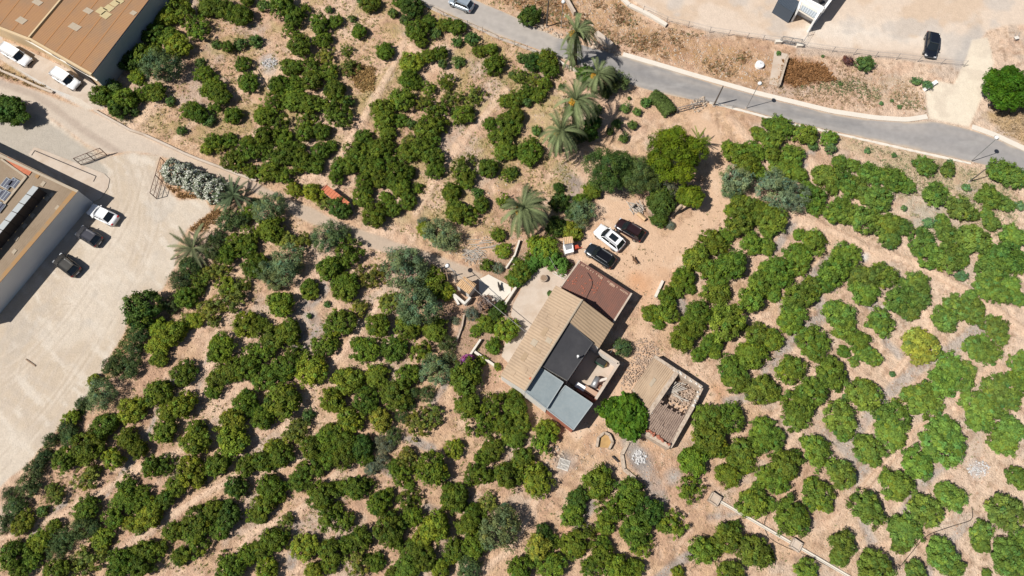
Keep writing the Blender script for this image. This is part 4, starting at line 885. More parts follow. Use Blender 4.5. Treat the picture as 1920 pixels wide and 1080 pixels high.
# courtyard contents
def boxthing(name, label, cat, x, y, zb, d, a, m, extra=None):
    T = thing(name, label, cat); p = P(x, y, zb); b = MB(); b.box((p.x, p.y, zb+d[2]/2), d, a); b.obj('body', m, T)
    b = MB(); b.box((p.x, p.y, zb+d[2]+.03), (d[0]*.94, d[1]*.94, .06), a); b.obj('lid', extra or m, T); return rebase(T)
M['green'] = mat('green_paint', (.03, .09, .06), .5); M['yellow'] = mat('yellow_paint', (.5, .36, .1), .5)
boxthing('chest', 'long white chest on the courtyard floor beside the grey blue roof', 'chest', 1087, 727, .2, (1.3, .7, .7), -.55, 'white_wall', 'white_paint')
boxthing('bench', 'low brick bench at the lower side of the courtyard', 'bench', 1107, 736, .3, (1.9, .8, .5), -.55, 'brick', 'tile_pale')
boxthing('machine', 'green machine against the white courtyard wall', 'machine', 1125, 681, .1, (1.3, .7, .9), -.55, 'green', 'plastic')
boxthing('crate', 'yellow crate beside the green machine in the courtyard', 'crate', 1132, 684, .1, (.6, .5, .6), -.4, 'yellow')
T = thing('gas_tank', 'grey cylindrical tank lying in the courtyard', 'tank'); b = MB(); b.tube([P(1112,726,.8), P(1122,708,.8)], .42, 14); b.obj('body', 'grey_metal', T, True); b = MB(); b.box((*P(1117,719,.3).xy, .25), (.3, 1.4, .35), -.4); b.obj('cradle', 'dark_metal', T); rebase(T)
b = MB(); b.tube([P(1123,714,.9), P(1138,710,.9)], .2, 8); b.tube([P(1120,706,.8), P(1127,712,.9)], .05, 5); tag(b.obj('pipe', 'white_wall'), 'white pipe leaning beside the grey tank in the courtyard', 'pipe')
barrel('terracotta pot at the foot of the courtyard brick wall', 1125, 728, .28, .5, 'terracotta', 'plant_pot', 'pot')
T = thing('wooden_frame', 'weathered pallet frame leaning on the wall below the barn corner', 'frame'); b = MB()
for i in range(7): p = P(1036+i*4.2, 500-2.2*i+12, .25); q = P(1058+i*2.4, 519-i*3.4+4, .25); b.tube([p, q], .05, 4)
b.obj('slats', 'white_wall', T); b = MB(); b.tube([P(1040,505,.15), P(1065,490,.15)], .06, 4); b.tube([P(1058,523,.15), P(1075,500,.15)], .06, 4); b.obj('rails', 'white_wall', T); rebase(T)
wire('washing lines strung over the terrace beside the barn', [P(1030,482,2.0), P(1056,525,2.0)], .02)
for x, y, lab in ((1903,74,'broken white and grey chair on the bare earth at the top right'),):
    T = thing('broken_chair', lab, 'chair'); p = P(x, y); b = MB(); b.box((p.x, p.y, .4), (.6, .5, .08), .3); b.obj('seat', 'white_wall', T); b = MB()
    for i, j in ((-.25, -.2), (.25, -.2), (-.25, .2), (.25, .2)): b.tube([p+Vector((i, j, 0)), p+Vector((i, j, .4))], .03, 4)
    b.tube([p+Vector((-.25, .22, .4)), p+Vector((-.3, .5, .9))], .03, 4); b.tube([p+Vector((.25, .22, .4)), p+Vector((.2, .5, .9))], .03, 4); b.obj('frame', 'grey_metal', T); rebase(T)
boxthing('planks_stack', 'grey board lying in the gravel yard', 'board', 58, 680, 0, (1.7, .16, .06), -.55, 'wood')
# dogs (one continuous skinned body each)
def dog(label, x, y, rz, col, s=1.0):
    M_ = mat('fur_'+str(len(bpy.data.materials)), col, .9, noise=(20, .5, tuple(c*1.6 for c in col)))
    V_ = [(0,0,.5),(-.28,0,.5),(.25,0,.5),(.42,0,.62),(.55,0,.74),(.74,0,.7),(-.45,0,.56),(-.66,.05,.7),
          (.26,.1,.36),(.27,.11,.2),(.28,.11,.03),(.26,-.1,.36),(.24,-.11,.2),(.32,-.11,.03),(-.3,.1,.36),(-.38,.11,.22),(-.33,.11,.03),(-.3,-.1,.36),(-.34,-.11,.22),(-.27,-.11,.03),(.54,.08,.86),(.54,-.08,.86)]
    E_ = [(0,1),(0,2),(2,3),(3,4),(4,5),(1,6),(6,7),(2,8),(8,9),(9,10),(2,11),(11,12),(12,13),(1,14),(14,15),(15,16),(1,17),(17,18),(18,19),(4,20),(4,21)]
    R_ = [.15,.13,.17,.1,.1,.05,.04,.02]+[.07,.04,.035,.07,.04,.035,.08,.045,.035,.08,.045,.035]+[.025,.025]
    me = bpy.data.meshes.new('dog'); me.from_pydata([tuple(c*s for c in v) for v in V_], E_, []); me.update(); me.materials.append(M_)
    o = link('dog', me); o.location = P(x, y, .02); o.rotation_euler = (0, 0, rz)
    m_ = o.modifiers.new('skin', 'SKIN'); 
    if not me.skin_vertices:
        bpy.context.view_layer.objects.active = o; bpy.ops.mesh.customdata_skin_add()
    for sv, r_ in zip(me.skin_vertices[0].data, R_): sv.radius = (r_*s, r_*s)
    me.skin_vertices[0].data[0].use_root = True
    m2 = o.modifiers.new('sub', 'SUBSURF'); m2.levels = 1; m2.render_levels = 1
    return tag(o, label, 'dog')
dog('brown dog standing on the bare track right of the parked cars', 1190, 491, 2.2, (.10, .055, .03), 1.0)
dog('dark dog on the white concrete slab by the garden', 937, 541, 1.9, (.03, .025, .022), 1.0)
# ------------------------------------------------------------------ CARS
def car(label, front, rear, wdt, hgt, paint, kind='car', cat='car', rough=.28, roofcol=None, sun=False, name='parked_car', group=None, metal=0, grey_sides=False):
    """modelled along +x (front at +L/2); front / rear are photo points of the two ends"""
    A_, B_ = P(*front, .6), P(*rear, .6); L_ = (A_-B_).length; rz = math.atan2(A_.y-B_.y, A_.x-B_.x); c = (A_+B_)/2
    T = thing(name, label, cat, group)
    m = mat('paint_'+str(len(bpy.data.materials)), paint, rough, metal, spec=.5, coat=.6); m2 = m if roofcol is None else mat('roof_'+str(len(bpy.data.materials)), roofcol, rough, coat=.6)
    van = kind == 'van'; suv = kind == 'suv'; hat = kind == 'hatch'
    belt = hgt*(.60 if not van else .56); hood = hgt*(.55 if not van else .56)
    # side profile: (x fraction from front, top z, half width)
    st = [(.0,.34,.70),(.015,.44,.80),(.05,.50,.90),(.12,.535,.97),(.25,.56,1.0),(.45,.60,1.0),(.7,.61,1.0),(.88,.60,.97),(.95,.585,.90),(.985,.52,.82),(1.0,.42,.74)]
    if suv or hat or van: st[-4:] = [(.9,.62,.98),(.955,.61,.94),(.99,.57,.86),(1.0,.42,.80)]
    b = MB(); K = 12
    for fx, tz, hw in st:
        x = L_/2-fx*L_; hw = hw*wdt/2; z1 = tz*hgt; zb = .22 if .02 < fx < .98 else .3
        prof = [(-hw*.86, zb), (-hw*.97, zb+.1), (-hw, z1*.62), (-hw*.985, z1*.84), (-hw*.90, z1*.975), (-hw*.5, z1*1.02), (hw*.5, z1*1.02), (hw*.90, z1*.975), (hw*.985, z1*.84), (hw, z1*.62), (hw*.97, zb+.1), (hw*.86, zb)]
        for y, z_ in prof: b.v.append((x, y, z_))
    n = len(st)
    for i in range(n-1):
        for k in range(K): q = (k+1) % K; b.f.append((i*K+k, i*K+q, (i+1)*K+q, (i+1)*K+k))
    b.f.append(tuple(range(K))[::-1]); b.f.append(tuple((n-1)*K+k for k in range(K)))
    body = b.obj('body', m, T, True)
    # greenhouse: front base, front top, rear top, rear base
    if van: fx = (.27, .36, .97, .985)
    elif suv: fx = (.27, .40, .86, .975)
    elif hat: fx = (.26, .40, .84, .965)
    else: fx = (.28, .42, .72, .88)
    X = [L_/2-f*L_ for f in fx]; hb, ht = wdt*.46, wdt*.375; zb = hgt*.585; zt = hgt*.955
    if van: ht = wdt*.42
    gb = MB()
    def ring(x0, x1, hw, z_, nose=.0):
        return [(x0, -hw*.9, z_), (x0+nose, 0, z_), (x0, hw*.9, z_), (x1, hw*.92, z_), (x1-nose*.4, 0, z_), (x1, -hw*.92, z_)]
    # windscreen
    def quadp(name_, pts, mm, off=0, par=None):
        q = MB(); q.add(pts, [tuple(range(len(pts)))]); return q.obj(name_, mm, par or T)
    base = [(X[0], -hb*.92, zb), (X[0], hb*.92, zb), (X[3], hb*.9, zb), (X[3], -hb*.9, zb)]; top = [(X[1], -ht*.95, zt), (X[1], ht*.95, zt), (X[2], ht*.92, zt), (X[2], -ht*.92, zt)]
    q = MB(); nose = .16
    q.add([base[0], (X[0]+nose, 0, zb), base[1], top[1], (X[1]+.08, 0, zt+.02), top[0]], [(0, 1, 4, 5), (1, 2, 3, 4)]); q.obj('windscreen', 'glass', T, True)
    q = MB(); q.add([base[2], (X[3]-.05, 0, zb), base[3], top[3], (X[2]-.04, 0, zt+.02), top[2]], [(0, 1, 4, 5), (1, 2, 3, 4)]); q.obj('rear_window', 'glass' if not van else m, T, True)
    for s in (0, 1):
        a0, a1, a2, a3 = (base[0], base[3], top[3], top[0]) if s == 0 else (base[1], base[2], top[2], top[1])
        sm = 'glass'
        quadp('side_window', [a0, a1, a2, a3] if s == 0 else [a3, a2, a1, a0], sm)
    # roof panel, domed, with rails
    R_ = MB(); nx_, ny_ = 7, 5
    for i in range(nx_):
        for j in range(ny_):
            s, t = i/(nx_-1), j/(ny_-1); x = X[1]+.05+(X[2]-X[1]-.09)*s; hw = (ht+.03)*(1-.06*abs(2*s-1)**3); y = -hw+2*hw*t
            R_.v.append((x, y, zt+.03+.045*(1-(2*t-1)**2)*(1-.5*(2*s-1)**2)))
    for i in range(nx_-1):
        for j in range(ny_-1): k = i*ny_+j; R_.f.append((k, k+ny_, k+ny_+1, k+1)[::-1])
    o0 = len(R_.v); per = [(0, j) for j in range(ny_)]+[(i, ny_-1) for i in range(1, nx_)]+[(nx_-1, j) for j in range(ny_-2, -1, -1)]+[(i, 0) for i in range(nx_-2, 0, -1)]
    for i, j in per: v = R_.v[i*ny_+j]; R_.v.append((v[0], v[1]*1.0, v[2]-.08))
    for k in range(len(per)): k2 = (k+1) % len(per); R_.f.append((per[k][0]*ny_+per[k][1], o0+k, o0+k2, per[k2][0]*ny_+per[k2][1])[::-1])
    rf_ = R_.obj('roof', m2, T, True)
    pil = MB()
    for y_ in (-1, 1):
        pil.tube([(X[0], y_*hb*.93, zb), (X[1]+.03, y_*ht*.98, zt)], .05, 5); pil.tube([(X[3], y_*hb*.91, zb), (X[2], y_*ht*.95, zt)], .07, 5)
        pil.tube([(X[1], y_*ht*.99, zt+.01), (X[2], y_*ht*.97, zt+.01)], .035, 5)
        xm = (X[1]+X[2])/2; pil.tube([(xm+.1, y_*hb*.97, zb), (xm, y_*ht, zt)], .035, 5)
    pil.obj('pillars', m, T)
    if sun:
        q = MB(); xs_ = X[1]-.28*L_*.3; q.slab([(X[1]-.42, -ht*.55, zt+.10), (X[1]-.42, ht*.55, zt+.10), (X[1]-1.55, ht*.55, zt+.10), (X[1]-1.55, -ht*.55, zt+.10)], .04); q.obj('sunroof', 'glass', rf_)
    if suv:
        for y_ in (-1, 1): q = MB(); q.tube([(X[1]-.1, y_*ht*.9, zt+.1), (X[2]+.15, y_*ht*.9, zt+.1)], .03, 5); q.obj('roof_rail', 'grey_metal', rf_)
    # wheels
    for fx_ in (.19, .81):
        for y_ in (-1, 1):
            x = L_/2-fx_*L_; q = MB(); y = y_*wdt*.43; q.tube([(x, y-.11, .33), (x, y+.11, .33)], .33, 18); wh = q.obj('wheel', 'tyre', T, False)
            q = MB(); yy = y+.115*y_; q.tube([(x, yy-.015, .33), (x, yy+.015, .33)], .2, 12); q.obj('rim', 'rim', wh)
            q = MB(); q.tube([(x+.37*math.cos(a), y_*wdt*.482, .33+.37*math.sin(a)) for a in np.linspace(0, math.pi, 9)], .03, 5); q.obj('wheel_arch', 'plastic', T)
    for y_ in (-1, 1):
        q = MB(); q.box((L_/2-.13, y_*wdt*.34, hgt*.42), (.22, .34, .12)); q.obj('headlight', 'clear_lamp', T)
        q = MB(); q.box((-L_/2+.1, y_*wdt*.36, hgt*.50), (.16, .3, .16)); q.obj('tail_light', 'red_lamp', T)
        q = MB(); q.box((X[0]-.22, y_*wdt*.515, zb+.05), (.12, .18, .12)); q.obj('mirror', m, T)
    q = MB(); q.box((L_/2-.02, 0, .42), (.08, wdt*.62, .22)); q.obj('grille', 'plastic', T)
    q = MB(); q.box((-L_/2+.0, 0, .5), (.05, .5, .12)); q.obj('number_plate', 'white_paint', T)
    q = MB(); q.wall((X[0]+.16, -wdt*.3), (X[0]+.16, wdt*.3), zb-.0, .03, zb-.05); q.obj('wiper', 'plastic', T)
    T.location = (c.x, c.y, .04); T.rotation_euler = (0, 0, rz); return T
WP = (.78, .78, .78)
car('white sports utility car with black glass sunroof, between the maroon and the black car', (1119,428), (1166,465), 1.95, 1.62, WP, 'suv', sun=True, group='cars parked in front of the barn')
car('dark maroon car parked nearest the white logs', (1157,417), (1205,446), 1.8, 1.5, (.022, .009, .009), 'hatch', group='cars parked in front of the barn')
car('black car parked nearest the rust-roofed barn', (1101,464), (1150,496), 1.85, 1.5, (.012, .016, .02), 'suv', roofcol=(.006, .006, .008), group='cars parked in front of the barn')
car('black car parked alone on the pale dirt lot at the top right', (1744,107), (1748,62), 1.85, 1.5, (.008, .01, .016), 'hatch')
car('silver blue hatchback driving on the asphalt road at the top', (844,-2), (886,16), 1.75, 1.5, (.36, .42, .47), 'hatch', name='car', metal=.4)
car('white van nearer the left edge, below the cream warehouse wall', (55,118), (9,92), 1.78, 1.65, WP, 'van', name='parked_van', cat='van', group='white vans')
car('white van nearer the warehouse corner, by the dark doorway', (146,162), (105,138), 1.78, 1.65, WP, 'van', name='parked_van', cat='van', group='white vans')
car('white saloon car parked against the long warehouse', (168,391), (218,415), 1.82, 1.45, WP, 'saloon', group='cars parked along the long warehouse')
car('dark grey car beside the white saloon along the long warehouse', (148,431), (187,455), 1.8, 1.5, (.035, .035, .04), 'hatch', roofcol=(.05, .05, .06), group='cars parked along the long warehouse')
car('dark brownish car farthest down the long warehouse wall', (107,483), (145,512), 1.8, 1.5, (.03, .028, .026), 'hatch', roofcol=(.055, .052, .046), group='cars parked along the long warehouse')
# ------------------------------------------------------------------ FOLIAGE
def foliage(seed, nclump, nleaf, leaf, crad=.2, lump=.25, nlobe=6, zlo=.12, zs=1.25, shell=.75, droop=0, aspect=.5, tone=(.72, 1.3), rag=.14, lobes=None, upf=.5):
    """unit-radius crown standing on z=0 (top about zs); many separate leaf faces in clumps, so sky and ground show between them"""
    R = np.random.RandomState(seed)
    bd = R.normal(size=(nlobe, 3)); bd[:, 2] = np.abs(bd[:, 2])*.6; bd /= np.linalg.norm(bd, axis=1)[:, None]; bw = R.uniform(-1, 1, nlobe)
    D = R.normal(size=(nclump*3, 3)); D /= np.linalg.norm(D, axis=1)[:, None]; D = D[D[:, 2] > -.55][:nclump]; n = len(D)
    rad = 1+lump*(np.exp(-(1-D@bd.T)/.12)*bw).sum(1); rad = np.clip(rad, .6, 1.25)
    k = np.where(R.rand(n) < shell, R.uniform(.82, 1.0, n), R.uniform(.25, .85, n))*rad*(1-crad*.8); k = np.where(R.rand(n) < rag, k*R.uniform(1.08, 1.25, n), k)
    C = D*k[:, None]; C[:, 2] = zs*.5+C[:, 2]*zs*.5
    C[:, 2] = np.maximum(C[:, 2], zlo)
    tn = R.uniform(tone[0], tone[1], n)
    hue = R.normal(0, .08, n)
    cl = np.repeat(np.arange(n), nleaf); m = len(cl)
    off = R.normal(size=(m, 3)); off /= np.linalg.norm(off, axis=1)[:, None]; off *= (R.rand(m)**.4)[:, None]*crad*R.uniform(.75, 1.25, n)[cl][:, None]; off[:, 2] *= .75
    Pp = C[cl]+off; Pp[:, 2] = np.maximum(Pp[:, 2]-droop*np.hypot(Pp[:, 0], Pp[:, 1]), .03)
    nrm = off/crad*.9+D[cl]*.45+R.normal(size=(m, 3))*.45; nrm[:, 2] += upf; nrm /= np.linalg.norm(nrm, axis=1)[:, None]
    t = np.cross(nrm, R.normal(size=(m, 3))); t /= np.linalg.norm(t, axis=1)[:, None]; s = np.cross(nrm, t)
    l = leaf*R.uniform(.7, 1.35, m)[:, None]; a = t*l; b_ = s*l*aspect
    V = np.stack([Pp-a, Pp-b_, Pp+a, Pp+b_], 1).reshape(-1, 3)
    T_ = tn[cl]*R.uniform(.85, 1.15, m); H_ = hue[cl]
    col = np.stack([T_*(1+H_*1.6), T_*(1+H_*.3), T_*(1-H_*1.5), np.ones(m)], 1)
    return V, col
def leafmesh(name, parts, m='leaf'):
    V = np.vstack([p[0] for p in parts]); C = np.vstack([p[1] for p in parts]); n = len(C)
    me = bpy.data.meshes.new(name); me.vertices.add(4*n); me.vertices.foreach_set('co', V.ravel().astype(np.float32))
    me.loops.add(4*n); me.loops.foreach_set('vertex_index', np.arange(4*n, dtype=np.int32)); me.polygons.add(n)
    me.polygons.foreach_set('loop_start', np.arange(0, 4*n, 4, dtype=np.int32)); me.polygons.foreach_set('loop_total', np.full(n, 4, np.int32)); me.update()
    a = me.attributes.new('tone', 'FLOAT_COLOR', 'FACE'); a.data.foreach_set('color', np.clip(C, 0, 3).astype(np.float32).ravel())
    me.materials.append(M[m] if isinstance(m, str) else m); return me
def trunkmesh(name, h=.5, r=.07, limbs=4, seed=0, spread=.5, m='bark'):
    rs_ = random.Random(seed); b = MB(); b.tube([(0, 0, -.03), (rs_.uniform(-.03, .03), 0, h*.5), (0, 0, h)], r, 7, r*.7)
    for i in range(limbs):
        a = 6.28*i/limbs+rs_.uniform(-.4, .4); s = spread*rs_.uniform(.7, 1.1); b.tube([(0, 0, h*.85), (s*.4*math.cos(a), s*.4*math.sin(a), h*1.25), (s*math.cos(a), s*math.sin(a), h*1.8)], r*.5, 5, r*.12)
    return b.mesh(name, m)
CIT = [leafmesh('citrus_crown', [foliage(100+i, 120+(i%4)*14, 34, .066, .18, .45+.1*(i%3), 9, shell=.66, zs=1.2, tone=(.6, 1.4))]) for i in range(12)]
THIN = [leafmesh('thin_citrus_crown', [foliage(140+i, 78, 28, .066, .16, .7, 9, shell=.55, zs=1.1, tone=(.6, 1.4))]) for i in range(5)]
BUSH = [leafmesh('bush_crown', [foliage(180+i, 46, 16, .13, .27, .4, 5, shell=.7, zs=1.3)]) for i in range(5)]
OLI = [leafmesh('olive_crown', [foliage(200+i, 135, 40, .055, .19, .8, 10, shell=.7, zs=1.25, aspect=.3, tone=(.7, 1.25))]) for i in range(5)]
SHR = [leafmesh('shrub_crown', [foliage(220+i, 120, 26, .065, .2, .5, 8, shell=.65, zs=1.2, aspect=.35)]) for i in range(4)]
TRK = [trunkmesh('trunk', .42, .06, 4, i) for i in range(3)]
TRO = [trunkmesh('olive_trunk', .45, .09, 4, 10+i) for i in range(2)]
def jit(c, k=.12):
    r = random.Random(); a = rnd(-k, k); return (c[0]*(1+a+rnd(-k, k)*.6), c[1]*(1+a), c[2]*(1+a+rnd(-k, k)*.5), 1)
random.seed(77)
KINDS = {  # category, name, crown list, trunk list, albedo, height factor
 '': ('citrus tree', 'citrus_tree', CIT, TRK, (.118, .172, .013), .95),
 'd': ('citrus tree', 'citrus_tree', CIT, TRK, (.068, .12, .014), 1.0),
 'l': ('citrus tree', 'citrus_tree', CIT, TRK, (.19, .24, .018), .92),
 'y': ('citrus tree', 'citrus_tree', CIT, TRK, (.27, .28, .025), .9),
 't': ('citrus tree', 'citrus_tree', THIN, TRK, (.16, .19, .026), .85),
 'o': ('olive tree', 'olive_tree', OLI, TRO, (.165, .228, .090), 1.15),
 'g': ('shrub', 'shrub', SHR, TRK, (.082, .125, .034), 1.0),
 'a': ('shrub', 'shrub', SHR, TRK, (.15, .18, .11), .8),
 'k': ('bush', 'bush', BUSH, TRK, (.10, .165, .032), .95)}
TILES = {
 (0,0): "1250 110 85 l;1370 90 110;1480 210 110;1560 50 90;1680 60 95;1800 105 105;1335 0 55 l;1150 240 85;1265 260 85;1345 355 90 l;1050 400 95;1175 385 75;955 455 85 d;1235 505 135 o;1030 575 58 l;770 720 85;930 740 95;860 655 55 k;1045 700 85;1150 680 90;890 830 80 d;1010 845 38 k;1280 760 45 k;1362 985 42 k;1425 820 72;1500 865 75;1570 905 50 k;1590 660 105;1665 725 80;1530 555 75;1495 468 45 k;1620 330 45 k;1715 355 62;1800 330 55 k;1820 480 70;1860 620 85;1750 865 76;1605 805 60;1610 1060 72;1715 1050 66;1855 1065 58;1905 300 45 k;1860 5 58;95 830 120 d;5 800 95 d",
 (1,0): "60 40 55 k;200 50 105;275 120 85;355 70 65;262 205 70;190 5 75;0 310 55 k;330 345 95;480 190 85;500 295 75;592 162 58;550 75 35 k;722 140 35 k;772 230 64;508 410 82 t;672 382 55 t;700 500 75 t;968 385 82;862 25 78;790 10 40 k;1080 5 58;1170 50 86 d;1030 100 46 k;1118 152 45 k;1300 155 58;1205 235 98;1238 315 56;1345 252 52 k;1415 180 68;1505 195 78;1512 310 48 k;1622 292 58 k;1675 380 58;1765 365 58;1785 480 88;1512 460 52 k;1400 485 48 k;1375 400 66;1290 425 66;1160 470 88 l;1140 590 80;1190 620 62;1295 665 66;1420 620 74;262 500 76;395 500 100;550 540 76;175 630 95;290 620 76;425 600 95;590 670 95;145 765 98;285 745 105;420 775 95;585 805 105;690 760 58 k;55 865 85;380 870 90;160 915 90;640 880 95;370 985 98;490 985 76;70 1025 88;215 1035 88;1090 745 96;950 810 88;965 905 88;1085 895 56;1160 930 48 k;985 1000 66;800 1025 76;1255 770 76 t;1350 820 96;1465 740 76 t;1625 710 86 t;1555 850 98;1290 960 106;1385 925 76;1155 1050 76 t;1320 1050 76;1880 760 66;1750 925 56;1885 920 88;1835 1030 86;1920 560 38 k",
 (2,0): "130 110 90 d;75 430 50 k;165 460 72 d;255 450 92;285 525 72;60 570 76 t;150 590 62 t;240 640 66;185 700 70;110 690 62;30 740 66;112 765 48 k;370 645 28 k;560 560 78 d;765 600 105 g;700 680 60 g;1000 770 42 k;880 735 18 k;935 840 38 k;850 810 42 k;710 720 24 k;900 940 42 k;838 1035 40 k;640 825 46 k;610 920 62 d;590 1010 62 d;780 930 40 k;732 985 32 k;180 978 52 k;25 870 78;12 980 60;135 1070 56;440 830 50 k;310 1040 50 k;480 1010 85 g;1050 655 0",
 (3,0): "1610 920 0;-60 1000 60;100 945 92 ;285 1005 92;460 1040 64;10 925 55;730 470 66 d;1120 605 38 k;1195 640 38 k;80 395 24 k;412 420 14 k;30 1050 80 ;930 755 16 k;850 775 18 k;985 800 18 k;545 625 20 k",
 (0,1): "1715 570 92 g;1830 570 60 g;1850 520 70;1900 450 60 g;1620 700 66 g;1610 800 86 g;1430 915 96 g;1345 1020 80 g;1785 740 76;1870 690 90;1850 790 76;1700 820 86;1660 930 76 t;1500 1010 76;1580 960 72 t;1900 930 86;1560 25 62 l;1650 20 55 t;1735 105 86;1800 165 62;1855 60 86;1885 205 58;1700 1060 76 l;1830 1060 60 t",
 (1,1): "20 45 70;130 100 96;260 60 106;100 205 96;215 235 90;355 145 90;445 155 76;490 60 76;555 15 58;285 340 66 l;430 370 80 l;520 430 66 t;635 485 86 d;755 70 100;870 40 96;960 15 76;640 165 86;600 250 66;720 150 86;830 150 90;1000 115 86;920 150 66;1130 60 86;1250 40 96;1335 110 86;1345 205 68;810 275 76;930 265 76;1065 215 86;1145 210 66;800 400 84;1100 335 76;1140 425 66;1212 330 54;970 400 56;890 530 96;1025 490 66;1560 185 106;1745 180 88;1460 350 80;1570 265 76;1500 370 50;1655 365 46 k;1500 490 96;1590 540 90;1690 460 66;1870 55 86;1895 225 62;1860 425 74;1390 690 125 o;1270 640 66 l;1245 590 50 a;1820 680 56;1855 800 64 l;1730 910 58;1820 930 42 a;550 690 116 o;660 675 56 o;1110 900 165 o;95 470 120 o;110 640 106;700 800 106;550 930 98;640 900 60;340 730 86 t;220 720 86 t;215 900 135 o;70 950 70 o;130 1020 86 o;30 880 66;860 980 98 t;665 1050 98;390 1070 66;1330 1040 106;1120 300 50;820 350 66;1040 290 66;870 210 70",
 (2,1): "130 75 96;10 60 60;5 210 50 d;350 325 48 d;350 430 88 d;450 500 60 d;600 345 76;520 420 60;510 500 95 o;520 580 60 o;330 620 88 d;460 660 76 l;250 780 95 l;170 740 60 l;330 860 60;410 910 38 k;130 880 62;60 960 76;10 1020 56;30 870 32 k;1120 430 115 d;1110 560 66 d;1185 605 42 a;1700 275 115 o;1650 360 70 o;1740 455 96;1640 500 50;1700 600 96;1770 560 60;1510 735 106;1600 690 60;1390 850 106;1300 990 86;1240 1040 60;1650 900 122;1800 745 90;1900 760 70;1480 950 96;1550 1030 76;1850 1030 86;1900 930 60;1680 60 96;1790 60 96;1760 155 96;1620 25 50;1855 215 54;1830 480 80;1900 500 60",
 (3,1): "30 75 76;180 85 86;100 200 86;220 215 76;60 330 125 o;190 410 106 o;130 300 60 o;330 400 92;290 330 50;350 470 66;340 15 42 k;470 30 48 k;540 130 58;635 155 56;425 235 96;530 255 86;590 340 86;680 335 86;480 330 50;770 220 86;950 260 98;1045 310 66;870 240 66;820 400 96;740 400 66;700 555 106;500 520 86;590 530 86;560 450 62;780 540 60;900 600 106;920 700 86;1000 625 66;1180 165 76;1235 180 40 k;1345 190 58;1365 140 36 k;945 85 24 k;745 50 24 k;1250 370 92;1485 330 38 k;1018 485 26 k;1440 480 102;1540 530 60;1640 530 54;1680 590 66;1210 590 46 k;1300 570 54;1330 655 86;1160 730 106;1210 850 96;1340 840 106;1440 850 86;1560 710 126;1455 990 50 k;1660 395 96;1790 450 60;1890 460 46 k;1720 200 86;1830 240 96;1910 250 76;1850 690 96;1780 690 50;1760 850 122;1870 880 86;1680 940 116;1650 1045 86;1820 1060 76;30 555 112;10 650 60;0 770 56;340 735 96;230 820 96;230 680 46;220 910 76;580 840 100;490 960 116;70 950 106;330 1050 76;430 1050 66;740 1000 116;880 980 106;1130 1050 96;680 1070 70;1020 1050 60",
 (0,2): "1070 165 140 d;1270 130 66 g;1390 70 82;1560 150 92 t;1480 15 54;1730 80 102 t;1460 240 66 l;1600 250 50 t;1840 270 96 l;1300 330 106 l;1190 290 76 l;1180 430 86 l;1185 535 66 l;1045 340 76 g;1005 440 76 g;1400 230 50 t;1650 440 106 l;1610 510 50;850 590 86 g;970 590 86 g;700 690 46 l;740 800 115 o;610 860 56 g;530 970 66 l;1375 640 96;1190 780 106;980 915 106 l;1380 880 116 l;1255 930 76 l;800 1020 86;500 1060 76 g;1250 1060 86;1480 1050 66 l;1735 1000 106 l;1620 690 76;1735 610 96;1860 590 86;1590 780 56;1880 470 66;1840 850 96;1900 920 60",
 (1,2): "175 110 112 l;400 25 66 l;680 20 86;530 120 28 k;400 210 24 k;20 270 66;110 365 96;240 320 96;80 480 96;620 270 112;770 150 76 t;500 430 106;575 410 50;290 480 76;425 610 112 l;220 600 96;80 660 96;200 840 132;60 975 96;990 110 86 t;1230 110 160 o;1110 180 60 o;910 280 96;1120 285 92;1180 330 56;1340 310 96;820 460 98;760 410 46;1040 450 96;1240 480 88;1350 600 112 o;1440 520 60 o;1430 420 66 g;700 690 108 l;620 680 46 l;900 660 96 l;1140 650 88;580 850 98 l;830 850 98;1040 800 106;700 990 106 l;940 995 78 y2;390 960 48 k;310 1050 86 t;550 1070 66;1570 680 130;1180 790 46 g;1280 790 58 g;1160 880 38 g;1100 960 50 g;1220 1010 106 t;1320 960 86 t;1590 880 102;1790 900 116;1690 1010 106;1850 1020 86;1880 840 76;1620 190 54 a;1730 270 66 l;1645 320 46;1830 150 60 d;1780 200 50 d;1890 310 84 l;1780 440 62;1690 550 44 l;1490 240 36 a;1810 590 28 l;1430 30 66 l;1400 20 60",
 (2,2): "835 450 74 g;1040 190 72;1150 190 86;1170 70 76;1180 130 50;1100 270 46;1240 20 56;1390 180 92;1310 260 56;1290 360 106;1370 290 86;1610 255 126;1540 190 56;1690 270 56;1490 420 86;1400 495 56;1520 490 50;1540 30 106;1340 5 46;1800 90 106;1870 20 66;1850 350 102;1790 500 116;1880 430 60;1650 610 102;1690 710 86;1620 680 60;1860 770 106;1900 700 56;1470 990 112;1620 970 116;1880 1050 80;30 890 96;60 1000 86;270 1060 76 l;30 800 56;285 40 26 k",
 (3,2): "40 40 66;240 55 106;350 30 60;730 35 106;190 180 96;160 260 90;545 190 112;570 290 96;840 260 114;1000 80 106;1070 160 86;1130 60 96;350 400 112;340 490 66;30 390 92;680 400 92;570 480 50;780 520 66;640 550 48;720 480 76;165 600 122;480 640 112;340 770 108;230 880 116;210 980 90;20 780 76;1150 420 136 y;1120 530 50 y;1330 240 112;1440 140 102;1540 180 96;1520 70 60;1700 290 96;1740 370 60;1560 460 96;1650 480 92;1600 400 60;1360 590 106;1440 680 112;1300 720 112;1150 830 136;1080 800 70;1250 880 60;1500 620 70;720 790 122;590 820 36 k;540 970 116;930 970 116;1590 880 122;1730 760 122;1860 720 112;1590 990 96;1700 900 90;1820 860 80;1330 1050 112;1820 1060 106;1880 580 76;1910 500 40;1630 20 66;1750 30 86;1880 80 60;930 645 28 k",
